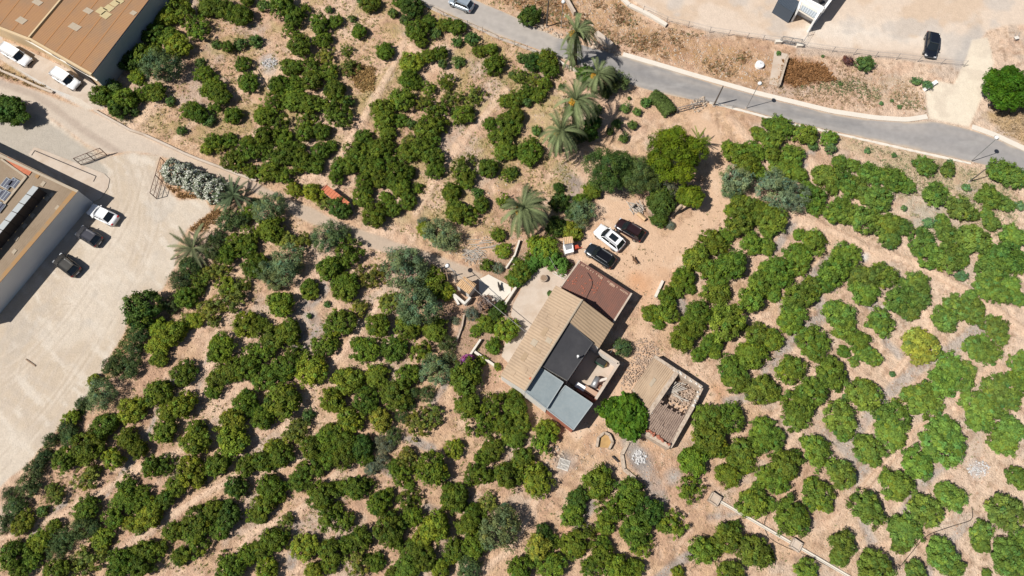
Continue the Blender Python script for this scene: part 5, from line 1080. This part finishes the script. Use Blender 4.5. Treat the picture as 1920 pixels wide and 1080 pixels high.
 (0,3): "370 60 56 g;520 30 76 g;320 180 56 g;270 260 86 g;220 395 86 g;60 470 56 g;100 560 86 g;30 680 76 g;480 200 86;660 110 112;590 200 50;860 200 92 l;960 50 86;1040 130 76;1200 5 90;640 340 92 t;700 300 56;420 480 76 t;380 420 56 t;320 590 46 k;640 575 92;170 690 84 l;1130 260 86;1230 250 76;940 390 76;920 500 86;1060 450 66;1090 540 86;1000 560 56;1470 70 116;1740 60 122 l;1640 240 96;1430 290 102 l;1320 400 86;1490 360 60 l;1760 420 100 d;1240 500 76;1850 250 76;1130 620 92 l;980 680 66 l;850 640 76;1040 720 46 y2;600 720 92 g;700 720 66 g;480 800 86 g;420 880 76 g;300 820 86 l;770 800 76 l;760 870 50 y2;410 700 50 l;100 930 112;240 950 80;150 1040 76;430 1040 86;660 940 112 t;600 1020 60 t;1290 750 76;1200 880 76;1080 890 92;900 960 86;1060 1000 92;1000 900 50;880 1060 76;1480 680 112;1590 600 92;1700 560 60 d;1720 640 86 d;1640 740 70;1460 850 96;1350 930 76;1450 770 70;1890 620 66;1740 1020 102;1870 920 86;1680 950 56",
 (1,3): "50 230 96;180 180 96;120 110 60 l;260 40 86 t;420 120 96;530 60 96;650 60 96;660 190 86;540 190 70;450 240 96;320 360 76;350 270 50;800 100 86 d;820 190 60;960 100 80 a;1030 30 60 g;870 270 62 a;940 220 60 a;110 420 106;60 540 96;30 640 56;160 490 56;490 480 106;580 420 50;740 420 96;640 420 60;850 400 50;1140 180 86 t;1080 330 86;1040 260 60;1170 270 50;1330 280 118;1490 120 72 l;1640 310 112;1770 130 84;1700 190 60;1740 330 50;1880 330 106;1150 400 40;920 530 92;980 470 50;1150 520 92;1170 640 76 l;1500 490 106;1440 420 50;540 640 100;600 580 50;680 670 80;240 660 62 t;130 810 102;40 890 76;370 860 92 l;1000 740 112;1080 700 60 d;1350 700 116 l;1250 800 70 l;1060 830 50 l;770 810 96;680 840 60;570 900 92;560 990 60;900 980 72;760 1000 92 t;830 950 40;1170 880 84;1270 950 84;1130 1030 96;1030 1060 60;80 1030 86 l;430 1050 76 l;1640 620 86;1590 700 86;1650 840 96;1700 760 50;1490 900 96;1590 870 60 d;1380 1030 76 l;1840 740 150 o;1850 600 60 o;1600 1030 106 g;1740 530 76 t;1900 30 76",
 (2,3): "30 50 76;240 60 112;70 200 96;30 320 76;185 370 118 l;200 290 60 l;650 380 118;700 330 50;490 500 80 d;460 620 88;740 600 106 ;700 700 76;890 440 102;880 350 26 k;860 540 80;1040 590 100 d;940 740 122;850 740 50 l;960 860 86;1220 690 96;1130 700 50;1350 220 112;1300 180 50;1500 50 126;1420 140 70;1560 130 70;1730 150 112;1760 270 56;1620 320 96;1660 220 60;1820 130 60;1340 430 98;200 850 96 y2;180 930 66 y2;240 760 66 d;470 850 102;550 770 80;320 830 60;690 830 60;680 910 96;300 1000 102;60 1040 96;600 1020 96;800 1030 112;920 1010 76;1900 330 76;1800 530 112;1840 440 60;1620 800 118;1660 720 60;1440 890 106;1500 830 50;1830 900 122;1640 1060 96;1240 1060 56 l;1880 50 96",
 (3,3): "50 50 76;370 150 120;290 80 50;130 260 122;60 380 92;210 180 50;560 320 110;370 480 112;330 400 60;430 560 50;190 640 126;0 540 56;570 10 66;760 140 112;700 80 60;800 220 50;940 20 112;1330 80 152;1780 70 112;1130 240 122;960 400 122;1060 400 50;1380 490 104;1300 430 50;750 570 126;1190 590 112;1130 500 50;1030 740 126;1000 850 70;1880 340 86;1780 600 122;1870 550 50;1600 740 96;1600 840 70;560 850 100;530 940 66;300 1050 92;0 930 46;800 1010 122;1300 900 112;1370 1000 90;1110 1040 86;1800 930 116;1900 900 70;1890 780 76;1640 1070 40;1900 1020 80"}
WORDS = {'': '', 'd': 'dark green', 'l': 'light green', 'y': 'yellow', 'y2': 'yellowish green', 't': 'sparse', 'o': 'grey green', 'g': 'dusky dark green', 'a': 'greyish sparse', 'k': ''}
LM = {'the farmhouse': (1040,650), 'the ruined barn': (1252,750), 'the round fig tree': (1170,776), 'the yellow citrus tree': (1727,647), 'the dark tree at the right edge': (1888,165),
      'the upper channel box': (1338,936), 'the lower channel box': (1491,1022), 'the slatted pallet': (1057,871), 'the red tiled shelter': (628,366), 'the palm by the gravel yard': (360,465), 'the big dark tree by the gravel yard': (268,582), 'the white flowering hedge': (370,335),
      'the white ash patch': (507,118), 'the maroon car': (1181,431), 'the purple bougainvillea': (877,677), 'the tan-roofed shed': (873,535), 'the tall palm': (983,390), 'the stone pine': (1265,290), 'the white ring heap': (1834,880),
      'the brown roofed warehouse': (190,100), 'the right edge street lamp': (1821,302), 'the wire farm gate': (1290,206), 'the silver hatchback': (865,8), 'the bottom left corner': (0,1080), 'the bottom right corner': (1920,1080), 'the leftmost bottom olive': (936,990),
      'the middle of the bottom edge': (960,1080), 'the leftmost edge of the orchard': (130,830), 'the first roadside palm': (1080,75), 'the tree stump of the red lid': (0, 0)}
del LM['the tree stump of the red lid']; del LM['the leftmost edge of the orchard']; del LM['the leftmost bottom olive']; LM['the large olive near the bottom'] = (942,995); LM['the round ash patch'] = (1200,855); LM['the left edge street lamp'] = (0,0); del LM['the left edge street lamp']
SECT = ['right of', 'upper right of', 'above', 'upper left of', 'left of', 'lower left of', 'below', 'lower right of']
ORD = ['nearest', 'second', 'third', 'fourth', 'fifth', 'sixth', 'seventh', 'eighth', 'ninth', 'tenth', 'eleventh', 'twelfth', 'thirteenth', 'fourteenth', 'fifteenth', 'sixteenth', 'seventeenth', 'eighteenth', 'nineteenth', 'twentieth']
trees = []
for (tx, ty), txt in TILES.items():
    for e in txt.split(';'):
        q = e.split(); x, y, r = tx*480+float(q[0])/4, ty*270+float(q[1])/4, float(q[2])/4
        if r < 3: continue
        k = q[3] if len(q) > 3 else ''
        trees.append([x, y, r, k])
cit = sorted([t for t in trees if t[3] not in ('o', 'g', 'a', 'k')], key=lambda t: -t[2])
print('citrus', len(cit), 'others', len(trees)-len(cit))
RESTC = cit[300:]; rest_ids = {id(t) for t in RESTC}
def label_all(lst, noun, big=22):
    buck = {}
    for t in lst:
        x, y = t[0], t[1]; n_, (lx, ly) = min(LM.items(), key=lambda kv: math.hypot(kv[1][0]-x, kv[1][1]-y))
        s = int(((math.degrees(math.atan2(-(y-ly), x-lx))+22.5) % 360)//45); buck.setdefault((n_, s), []).append((math.hypot(x-lx, y-ly), id(t), t))
    out = {}
    for (n_, s), L_ in buck.items():
        L_.sort(key=lambda q: q[:2])
        for i, (_, _, t) in enumerate(L_):
            size = 'large' if t[2] > 27 else 'small' if t[2] < 17 else ''
            o_ = 'nearest' if i == 0 else ORD[i]+' nearest'
            tail = o_+' '+SECT[s]+' '+n_; w_ = ' '.join(q for q in (size, WORDS[t[3]], noun) if q)
            if len((w_+' '+tail).split()) > 15: w_ = ' '.join(q for q in (WORDS[t[3]], noun) if q)
            if len((w_+' '+tail).split()) > 16: w_ = noun
            out[id(t)] = w_+', '+tail
    return out
LAB = {}
for kk, noun in ((('', 'd', 'l', 'y', 'y2', 't'), 'citrus tree'), (('o',), 'olive tree'), (('g', 'a'), 'shrub'), (('k',), 'bush')):
    LAB.update(label_all([t for t in trees if t[3] in kk and id(t) not in rest_ids], noun))
KINDS['y2'] = ('citrus tree', 'citrus_tree', CIT, TRK, (.22, .25, .03), .95)
GRP = {'citrus tree': 'citrus trees of the orchard', 'olive tree': 'olive trees along the orchard edges', 'shrub': 'shrubs along the tracks and yard', 'bush': 'small bushes and saplings'}
random.seed(31)
def place(t, parent_=True):
    x, y, r, k = t; cat, name, crowns, trunks, colr, hf = KINDS[k]
    if k == '' and x < 1300 and random.random() < .18: crowns = THIN
    inf = inpoly(np.array([x]), np.array([y]), WEEDF)[0]; Rm = r*mpp(y)*(.99 if inf else 1.07)
    sc_ = Rm*1.0; zc = Rm*.62*hf; c = P(x, y, zc); z0 = zheight(c.x, c.y) if Rm > .6 else zheight(c.x, c.y)
    me = random.choice(crowns); rz = rnd(0, 6.28); sx, sy = rnd(.93, 1.1), rnd(.93, 1.1); sz = hf*rnd(.88, 1.12)
    lt = float(ss(np.array(x), 1250, 1850)); lk = .84+.16*float(ss(np.array(x), 900, 1400)); col = [lk*colr[0]*(1+.12*lt), lk*colr[1]*(1+.22*lt), lk*(colr[2]+.006)*(1+1.0*lt)]
    return c, z0, sc_, me, rz, (sx, sy, sz), jit(col, .2), name, cat, random.choice(trunks)
for t in trees:
    if id(t) in rest_ids: continue
    c, z0, s, me, rz, sv, col, name, cat, tk = place(t)
    root = bpy.data.objects.new(name, None); root.empty_display_size = .3; COL.objects.link(root)
    root.location = (c.x, c.y, z0-.03); root.rotation_euler = (0, 0, rz); root.scale = (s*sv[0], s*sv[1], s*sv[2])
    tag(root, LAB[id(t)], cat, GRP[cat])
    o = bpy.data.objects.new('crown', me); COL.objects.link(o); o.parent = root; o.color = col
    o = bpy.data.objects.new('trunk', tk); COL.objects.link(o); o.parent = root
if RESTC:
    parts = []
    for t in RESTC:
        c, z0, s, me, rz, sv, col, name, cat, tk = place(t); n = len(me.polygons)
        V = np.empty(len(me.vertices)*3, np.float32); me.vertices.foreach_get('co', V); V = V.reshape(-1, 3)*np.array([s*sv[0], s*sv[1], s*sv[2]])
        a = math.cos(rz), math.sin(rz); V = np.stack([V[:, 0]*a[0]-V[:, 1]*a[1]+c.x, V[:, 0]*a[1]+V[:, 1]*a[0]+c.y, V[:, 2]+z0], 1)
        Cc = np.empty(n*4, np.float32); me.attributes['tone'].data.foreach_get('color', Cc); Cc = Cc.reshape(-1, 4).copy(); Cc[:, :3] *= np.array(col[:3])/.1
        parts.append((V, Cc))
    M['leaf_rest'] = leaf_mat('leaf_rest', (.1, .1, .1)); tag(link('citrus_scrub', leafmesh('citrus_scrub', parts, 'leaf_rest')), 'smaller citrus growth filling in between the larger citrus trees', 'citrus growth', kind='stuff')
# ---- single trees
def bigtree(name, label, cat, x, y, r, colr, lobes, mesh_args, hf=1.2, lobe_r=.5, trunk=(.45, .08), zc=.6, seed=1, base=None, group=None, tm='bark'):
    """several foliage masses on a limbed trunk"""
    R = r*mpp(y)*1.05; c = P(x, y, R*hf*zc); T = thing(name, label, cat, group); rs_ = random.Random(seed); parts = []
    for i, (lx, ly, lz, lr) in enumerate(lobes):
        V, C = foliage(seed*50+i, **mesh_args); V = V*np.array([lr, lr, lr]); V = V+np.array([lx, ly, lz]); C = C.copy(); C[:, :3] *= rs_.uniform(.85, 1.15); parts.append((V*R, C))
    o = link('crown', leafmesh('crown', parts), T); o.color = (*colr, 1)
    bx, by = base or (0, 0); b = MB(); h = R*hf*trunk[0]; b.tube([(bx*R, by*R, -.1), (bx*R*.7, by*R*.7, h*.6), (0, 0, h)], trunk[1]*R, 8, trunk[1]*R*.7)
    for lx, ly, lz, lr in lobes[:8]: b.tube([(0, 0, h*.9), (lx*R*.6, ly*R*.6, h+(lz*R+lr*R*.3-h)*.6), (lx*R, ly*R, lz*R+lr*R*.5)], trunk[1]*R*.45, 5, trunk[1]*R*.15)
    b.obj('trunk', tm, T); T.location = (c.x, c.y, 0); return T
def ringlobes(n, rad, lr, z, seed, c=True):
    rs_ = random.Random(seed); L_ = [(0, 0, z+.15, lr*1.1)] if c else []
    for i in range(n):
        a = 6.283*i/n+rs_.uniform(-.3, .3); q = rad*rs_.uniform(.75, 1.1); L_.append((q*math.cos(a), q*math.sin(a), z*rs_.uniform(.6, 1.1), lr*rs_.uniform(.8, 1.2)))
    return L_
FA = dict(nclump=70, nleaf=26, leaf=.10, crad=.26, lump=.4, nlobe=6, zs=1.2, shell=.75)
bigtree('fig_tree', 'round dense bright green fig tree touching the ruined barn roof', 'fig tree', 1170, 776, 42, (.07, .145, .012), ringlobes(9, .58, .46, .45, 3), dict(nclump=60, nleaf=16, leaf=.15, crad=.25, lump=.3, nlobe=6, zs=1.3, shell=.8, aspect=.75), 1.15, seed=3)
bigtree('stone_pine', 'large bright green pine left of the bend in the farm track', 'pine', 1265, 284, 60, (.105, .15, .008), ringlobes(11, .62, .34, .75, 5)+[(.3, -.2, .8, .36), (-.3, .25, .75, .34), (.0, .35, .8, .3)], dict(FA, leaf=.07, nleaf=44, aspect=.4, tone=(.5,1.4), lump=.6, nclump=55), 1.3, trunk=(.6, .06), seed=5, zc=.75)
bigtree('stone_pine', 'smaller leaning pine with a bare pale trunk below the large pine', 'pine', 1296, 366, 27, (.12, .165, .012), ringlobes(6, .5, .5, .9, 6), dict(FA, leaf=.12, aspect=.4), 1.5, trunk=(.7, .12), seed=6, base=(-1.1, -.9), zc=.85, tm='bark_pale')
bigtree('pepper_tree', 'big feathery dark green tree above the parked cars, left one of the pair', 'tree', 1147, 314, 52, (.07, .12, .026), ringlobes(9, .6, .42, .7, 7), dict(FA, leaf=.065, nleaf=50, aspect=.3, droop=.1, tone=(.5,1.45), lump=.7, nclump=55), 1.25, seed=7, zc=.7)
bigtree('pepper_tree', 'big feathery olive green tree beside the large pine, right one of the pair', 'tree', 1202, 324, 42, (.092, .13, .036), ringlobes(8, .6, .42, .7, 8), dict(FA, leaf=.07, nleaf=46, aspect=.3, tone=(.5,1.45), lump=.7, nclump=50), 1.25, seed=8, zc=.7)
bigtree('carob_tree', 'small greyish tree squeezed between the two pines and the logs', 'tree', 1253, 352, 25, (.17, .18, .11), ringlobes(5, .5, .45, .6, 9), dict(FA, leaf=.09, aspect=.3, nclump=45), 1.2, seed=9, zc=.7)
bigtree('broadleaf_tree', 'big dark green spreading tree at the right edge above the road', 'tree', 1893, 165, 47, (.05, .12, .007), ringlobes(11, .62, .44, .5, 11), dict(FA, leaf=.09), 1.05, seed=11)
bigtree('broadleaf_tree', 'big dark green tree on the left below the dirt road', 'tree', 22, 204, 33, (.075, .135, .02), [(-.5,.25,.4,.5),(-.1,.15,.6,.5),(.35,-.1,.5,.5),(.6,-.45,.4,.42),(-.2,-.3,.4,.5),(.2,-.6,.35,.35)], dict(FA), 1.2, seed=12)
# magenta bougainvillea
T = thing('bougainvillea', 'purple flowering bougainvillea bush in the small garden left of the farmhouse', 'flowering bush'); V, C = foliage(9, 60, 22, .13, .26, .3, 6); o = link('crown', leafmesh('crown', [(V*.95, C)]), T); o.color = (.30, .08, .26, 1); link('trunk', TRK[0], T); T.location = P(878, 677, .4); T.location.z = 0
V, C = foliage(10, 40, 20, .12, .26, .6, 6, shell=.4, tone=(.6, 1.1)); T = thing('dry_shrub', 'leafless purplish brown shrub left of the round green bush beyond the road', 'shrub'); o = link('crown', leafmesh('crown', [(V*.9*np.array([1.3,1,1]), C)]), T); o.color = (.15, .07, .06, 1); link('trunk', TRK[1], T); T.location = P(1588, 116, .3); T.location.z = 0
V, C = foliage(19, 60, 20, .10, .2, .6, 6, shell=.4, tone=(.6, 1.1)); T = thing('dry_shrub', 'bare brownish twiggy shrub in the small garden near the shed', 'shrub'); o = link('crown', leafmesh('crown', [(V*1.3, C)]), T); o.color = (.26, .18, .14, 1); link('trunk', TRK[1], T); T.location = P(911, 570, .3); T.location.z = 0
# hedges
def hedge(name, label, pts, wd, ht, colr, leaf, seed, n=900, tone=(.8, 1.2), rounded=True, flowers=None, per=16):
    p = smooth(resamp(pts, 40), 3); W_ = np.array([tuple(P(x, y, ht*.6))[:2] for x, y in p]); R = np.random.RandomState(seed)
    i = R.randint(0, 39, n); f = R.rand(n)[:, None]; c = W_[i]*(1-f)+W_[np.minimum(i+1, 39)]*f; d = W_[np.minimum(i+1, 39)]-W_[i]; d /= np.linalg.norm(d, axis=1)[:, None]+1e-9; s = np.stack([-d[:, 1], d[:, 0]], 1)
    th = R.uniform(-.15, math.pi+.15, n); k = np.where(R.rand(n) < .8, R.uniform(.85, 1, n), R.uniform(.3, .85, n)); wob = 1+(.14 if rounded else .02)*np.sin(i*.9+seed)
    X = c+s*(np.cos(th)*k*wd/2*wob)[:, None]; Z = np.maximum(np.sin(th), 0)**.7*ht*k*wob+.1
    if not rounded: Z = np.minimum(Z, ht*.95)
    C0 = np.column_stack([X, Z]); nrm0 = np.column_stack([s*np.cos(th)[:, None], np.sin(th)]); cl = np.repeat(np.arange(n), per); m = len(cl)
    off = R.normal(size=(m, 3)); off /= np.linalg.norm(off, axis=1)[:, None]; off *= (R.rand(m)**.5*.2)[:, None]; Pp = C0[cl]+off; nr = nrm0[cl]+off/.2*.7+R.normal(size=(m, 3))*.4; nr[:, 2] += .4; nr /= np.linalg.norm(nr, axis=1)[:, None]
    t = np.cross(nr, R.normal(size=(m, 3))); t /= np.linalg.norm(t, axis=1)[:, None]; q = np.cross(nr, t); l = leaf*R.uniform(.7, 1.3, m)[:, None]
    V = np.stack([Pp-t*l, Pp-q*l*.6, Pp+t*l, Pp+q*l*.6], 1).reshape(-1, 3); tn = R.uniform(tone[0], tone[1], n)[cl]*R.uniform(.85, 1.15, m)
    if flowers is not None:
        fl = (R.rand(m) < flowers[0]); base = np.array(colr); fc = np.array(flowers[1]); Cc = np.where(fl[:, None], fc/.3, base/.3)*tn[:, None]; oc = (.3, .3, .3)
    else: Cc = np.repeat(tn[:, None], 3, 1); oc = colr
    T = thing(name, label, 'hedge'); o = link('foliage', leafmesh('foliage', [(V, np.column_stack([Cc, np.ones(m)]))]), T); o.color = (*oc, 1)
    b = MB()
    for j in range(2, 40, 4): b.tube([(W_[j][0], W_[j][1], -.05), (W_[j][0]+.1, W_[j][1], ht*.6)], .07, 5)
    b.obj('stems', 'bark', T); return T
hedge('flowering_hedge', 'long pale grey green hedge covered in white flowers by the gravel yard', [(308,316),(330,318),(360,335),(392,350),(420,362)], 3.2, 2.4, (.14, .17, .10), .11, 4, 1100, flowers=(.5, (.58, .58, .50)))
hedge('clipped_hedge', 'clipped curved green hedge beside the wire farm gate', [(1223,176),(1236,184),(1250,198),(1259,211)], 2.0, 1.2, (.085, .125, .03), .07, 5, 900, rounded=False, tone=(.5, 1.5))
hedge('garden_hedge', 'bright green climbing hedge along the farmhouse terrace', [(962,528),(975,515),(992,500),(1004,488)], 1.9, 1.2, (.08, .18, .03), .09, 6, 420)
hedge('vine', 'bright green vine trained over the lines above the terrace', [(1002,478),(1020,478),(1040,487),(1048,497),(1062,500)], 2.2, 1.6, (.09, .19, .03), .09, 7, 380)
# ---- palms
def palm(label, x, y, hx, hy, h, r, n=40, seed=1, wind=(.35, .1), colr=(.18, .22, .10), fruit=True, stiff=.0, tr=.22):
    rs_ = random.Random(seed); T = thing('palm_tree', label, 'palm'); A_ = P(x, y); H = P(hx, hy, h); b = MB(); pts = [A_, A_.lerp(H, .3)+Vector((0, 0, .0)), A_.lerp(H, .7), H]; b.tube(pts, tr*1.3, 10, tr*.9)
    for k in range(int(h/.28)): p = A_.lerp(H, k*.28/h); b.tube([p, p+Vector((0, 0, .12))], tr*1.35*(1-.25*k*.28/h)+.03, 9, tr*1.2*(1-.25*k*.28/h))
    b.obj('trunk', 'bark', T)
    V = []; C = []
    for i in range(n):
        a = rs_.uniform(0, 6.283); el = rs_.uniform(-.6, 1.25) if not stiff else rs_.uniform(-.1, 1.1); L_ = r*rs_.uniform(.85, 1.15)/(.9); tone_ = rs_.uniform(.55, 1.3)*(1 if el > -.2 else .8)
        d = Vector((math.cos(a)*math.cos(el)+wind[0]*.6, math.sin(a)*math.cos(el)+wind[1]*.6, math.sin(el))).normalized(); p = H.copy(); sg = 15; pr_ = [p.copy()]; dr = [d.copy()]
        for s in range(sg):
            d = (d+Vector((wind[0]*.05, wind[1]*.05, -.085-(.05 if not stiff else -.02)*(1+s*.08)))).normalized(); p = p+d*L_/sg; pr_.append(p.copy()); dr.append(d.copy())
        for s in range(1, sg+1):
            q, dd = pr_[s], dr[s]; side = dd.cross(Vector((0, 0, 1)))
            if side.length < .1: side = Vector((1, 0, 0))
            side.normalize(); up = side.cross(dd).normalized(); ll = r*.20*math.sin(math.pi*min(1, (s/sg)*.86+.12))**.6
            for sub in (0, .5):
                q2 = q-dd*(L_/sg)*sub
                for sd_ in (-1, 1):
                    l_ = (side*sd_*.62+dd*.9+up*(.2)).normalized()*ll*rs_.uniform(.85, 1.1)+Vector((wind[0], wind[1], -.35))*ll*.2; wv = dd*(L_/sg)*.2
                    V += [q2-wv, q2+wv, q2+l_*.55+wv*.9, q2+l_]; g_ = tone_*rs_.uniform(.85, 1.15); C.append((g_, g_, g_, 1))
            w_ = side*.035; V += [pr_[s-1]-w_, pr_[s-1]+w_, q+w_, q-w_]; C.append((1.5*tone_, 1.4*tone_, 1.0*tone_, 1))
    for i in range(10 if h > 2 else 4):
        a = rs_.uniform(0, 6.283); d = Vector((math.cos(a)*.5, math.sin(a)*.5, -1)).normalized(); p = H.copy()+Vector((0, 0, -.1)); side = Vector((-math.sin(a), math.cos(a), 0))*.22; L2 = min(h*.5, 1.7)*rs_.uniform(.6, 1)
        for s in range(5): q = p+d*L2/5+Vector((math.cos(a), math.sin(a), 0))*.03; V += [p-side, p+side, q+side*.9, q-side*.9]; C.append((1.3, .95, .9, 1)); p = q
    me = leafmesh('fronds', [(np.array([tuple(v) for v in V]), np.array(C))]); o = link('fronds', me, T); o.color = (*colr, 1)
    if fruit:
        V, C = foliage(seed, 40, 16, .16, .3, .3, 4, tone=(.8, 1.2)); o = link('date_clusters', leafmesh('date_clusters', [(V*np.array([.5, .6, .5])+np.array([H.x-.55, H.y-.2, H.z-.4]), C)]), T); o.color = (.5, .29, .04, 1)
    return rebase(T)
palm('tall palm with orange dates leaning over the road, highest of the row', 1078,119, 1080,60, 6.6, 3.3, 56, 1, (.42, .08))
palm('smaller palm beside the kerb just below the first roadside palm', 1072,124, 1072,104, 1.9, 2.1, 18, 2, (.1, .0), fruit=False)
palm('palm at the road edge partly over the dark green shrub', 1114,174, 1121,140, 4.2, 2.9, 50, 3, (.40, .12))
palm('tall palm with orange dates on the bare slope left of its star shaped shadow', 1075,250, 1080,188, 7.4, 3.7, 58, 4, (.48, .16))
palm('ragged palm left of the dark shrubs, lowest of the slope palms', 1051,284, 1053,247, 5.0, 3.5, 52, 5, (.42, -.1))
palm('big palm above the garden and left of the parked cars', 979,424, 980,391, 4.9, 3.7, 64, 6, (.32, -.08))
palm('star shaped palm at the edge of the gravel yard', 361,471, 361,465, 1.2, 3.0, 26, 7, (0, 0), (.15, .17, .085), fruit=False, stiff=1)
palm('dark bushy palm at the lower end of the white flowering hedge', 437,372, 437,366, 1.3, 2.6, 28, 8, (0, 0), (.10, .14, .07), fruit=False, stiff=1)
palm('bright green fan palm beside the large pine', 1309,268, 1309,262, 1.6, 1.6, 22, 9, (0, 0), (.17, .22, .035), fruit=False, stiff=1)
# ------------------------------------------------------------------ GROUND COVER (stuff)
def scatter(poly, n, R, avoid=True):
    px = np.array(poly, float)
    x0_, y0_ = px.min(0); x1_, y1_ = px.max(0); u = R.uniform(x0_, x1_, n*4); v = R.uniform(y0_, y1_, n*4); ok = inpoly(u, v, poly); ok &= R.rand(len(u)) < ss(sdist(u, v, poly)+R.normal(0, 3, len(u)), -1, 12)
    if avoid:
        for q in (ROAD, YARD, DIRT, DRIVE, LOT): ok &= sdist(u, v, q) < -2
        for q in ([(1042,530),(1190,548),(1160,690),(1075,810),(935,710)], [(1180,660),(1230,660),(1322,727),(1258,842),(1195,805)], [(850,515),(960,520),(950,580),(860,575)], [(985,500),(1065,510),(985,660),(940,690),(950,570)], [(-20,40),(60,60),(210,165),(190,205),(-20,120)], [(600,345),(660,375),(650,396),(600,360)]):
            ok &= ~inpoly(u, v, q)
    return u[ok][:n], v[ok][:n]
def tufts(name, label, cat, regions, seed, m=None):
    R = np.random.RandomState(seed); parts = []
    for poly, n, s, colr, thr in regions:
        u, v = scatter(poly, n, R); W_ = np.array([tuple(P(a, b_)) for a, b_ in zip(u, v)])
        if not len(W_): continue
        keep = fbm(W_[:, 0], W_[:, 1], 4.5, 50) > thr; W_ = W_[keep]; n_ = len(W_); nb = 7
        cl = np.repeat(np.arange(n_), nb); mm = len(cl); sz = (s*R.uniform(.5, 1.5, n_))[cl]
        a = R.uniform(0, 6.283, mm); tl = R.uniform(.3, 1.0, mm); d = np.stack([np.cos(a)*tl, np.sin(a)*tl, R.uniform(.35, 1, mm)], 1)*sz[:, None]
        sd_ = np.stack([-np.sin(a), np.cos(a), np.zeros(mm)], 1)*(sz*.22)[:, None]; bs = W_[cl]+np.stack([R.normal(0, .25, mm)*sz, R.normal(0, .25, mm)*sz, np.full(mm, .01)], 1)
        V = np.stack([bs-sd_*.5, bs+sd_*.5, bs+d*.6+sd_, bs+d], 1).reshape(-1, 3); tn = R.uniform(.7, 1.35, n_)[cl]*R.uniform(.85, 1.15, mm)
        parts.append((V, np.column_stack([np.outer(tn, np.array(colr)/.3), np.ones(mm)])))
    me = leafmesh(name, parts); o = link(name, me); o.color = (.3, .3, .3, 1); return tag(o, label, cat, kind='stuff')
ORCH_R = [(1060,480),(1320,400),(1400,215),(1500,235),(1920,330),(1920,1080),(900,1080),(1060,850),(1350,860)]
ORCH_L = [(0,930),(240,560),(420,380),(560,400),(860,530),(940,700),(1060,820),(900,1080),(0,1080)]
VERGE = [(890,-20),(1000,40),(1170,98),(1440,172),(1460,95),(1330,68),(1200,35),(1150,-20)]
tufts('dry_grass', 'dry straw and brown grass growing on the banks and between the trees', 'dry grass', [
  (WEEDF, 7500, .20, (.42, .34, .16), .44), (VERGE, 2300, .22, (.40, .28, .17), .47), (VERGE, 900, .30, (.28, .16, .08), .52), ([(1468,108),(1545,120),(1570,150),(1490,165),(1460,152)], 700, .38, (.27, .14, .06), .2),
  ([(1430,172),(1560,205),(1740,215),(1735,170),(1600,110),(1470,100)], 1500, .2, (.38, .28, .17), .45), ([(1840,215),(1860,190),(1980,200),(1980,290),(1870,250)], 1000, .22, (.42, .31, .19), .4),
  ([(1560,250),(1910,335),(1910,460),(1700,440),(1640,300)], 2200, .2, (.38, .33, .2), .46), (ORCH_R, 3200, .15, (.36, .28, .18), .5), (ORCH_L, 4200, .17, (.38, .30, .14), .46),
  ([(0,70),(100,150),(95,178),(-20,140)], 700, .28, (.38, .27, .13), .3), ([(310,345),(395,375),(420,400),(380,440),(340,430),(330,370)], 600, .3, (.33, .2, .09), .35), ([(60,860),(240,600),(250,560),(262,620),(110,840)], 500, .3, (.33, .26, .11), .3),
  ([(640,120),(705,125),(705,172),(670,172)], 500, .3, (.34, .22, .09), .1)], 5)
tufts('weeds', 'low green weeds scattered between the young citrus trees', 'weeds', [
  (WEEDF, 6500, .17, (.20, .22, .06), .46), (VERGE, 900, .22, (.16, .17, .07), .5), (ORCH_R, 1500, .13, (.17, .2, .07), .55), (ORCH_L, 3600, .17, (.17, .21, .05), .46), ([(1560,250),(1910,335),(1910,460),(1700,440),(1640,300)], 900, .17, (.2, .24, .12), .5),
  ([(1480,165),(1740,212),(1730,190),(1600,140)], 500, .2, (.15, .18, .08), .5), ([(60,870),(240,600),(250,560),(290,580),(120,850)], 900, .3, (.12, .17, .05), .3)], 6)
LOTP = [(1250,60),(1460,84),(1470,95),(1430,110),(1300,85)]
def clods(name, label, cat, regs, seed, m):
    R = random.Random(seed); RN = np.random.RandomState(seed); b = MB()
    for poly, n, s in regs:
        u, v = scatter(poly, n, RN)
        for a, c_ in zip(u, v):
            p = P(float(a), float(c_)); z_ = zheight(p.x, p.y); r_ = s*R.uniform(.4, 1.5); h_ = r_*R.uniform(.5, .9); a0 = R.uniform(0, 6.28); k = 5
            vs = [(p.x+r_*math.cos(a0+6.283*i/k)*R.uniform(.7, 1.2), p.y+r_*math.sin(a0+6.283*i/k)*R.uniform(.7, 1.2), z_-.02) for i in range(k)]+[(p.x+R.uniform(-.3, .3)*r_, p.y+R.uniform(-.3, .3)*r_, z_+h_)]
            b.add(vs, [(i, (i+1) % k, k) for i in range(k)])
    return tag(b.obj(name, m), label, cat, kind='stuff')
M['clod'] = mat('clod', alb(208, 172, 146), noise=(3, .8, alb(176, 142, 118)))
clods('soil_clods', 'tan clods of ploughed earth lying over the orchard soil', 'clods', [(WEEDF, 5200, .11), (ORCH_R, 6000, .09), (ORCH_L, 4500, .10), (VERGE, 1600, .12), (LOTP, 500, .07), ([(1430,172),(1560,205),(1740,215),(1735,170),(1600,110),(1470,100)], 600, .12)], 8, 'clod')
clods('pebbles', 'pale pebbles and stone chips over the farm soil', 'pebbles', [(WEEDF, 1300, .12), (ORCH_R, 1000, .09), ([(1150,620),(1330,700),(1340,800),(1240,900),(1020,900),(1000,820)], 700, .10), (VERGE, 900, .15), ([(780,440),(1000,430),(1000,520),(900,510)], 400, .12), ([(1640,130),(1740,150),(1740,212),(1600,205)], 200, .12)], 9, 'stone')
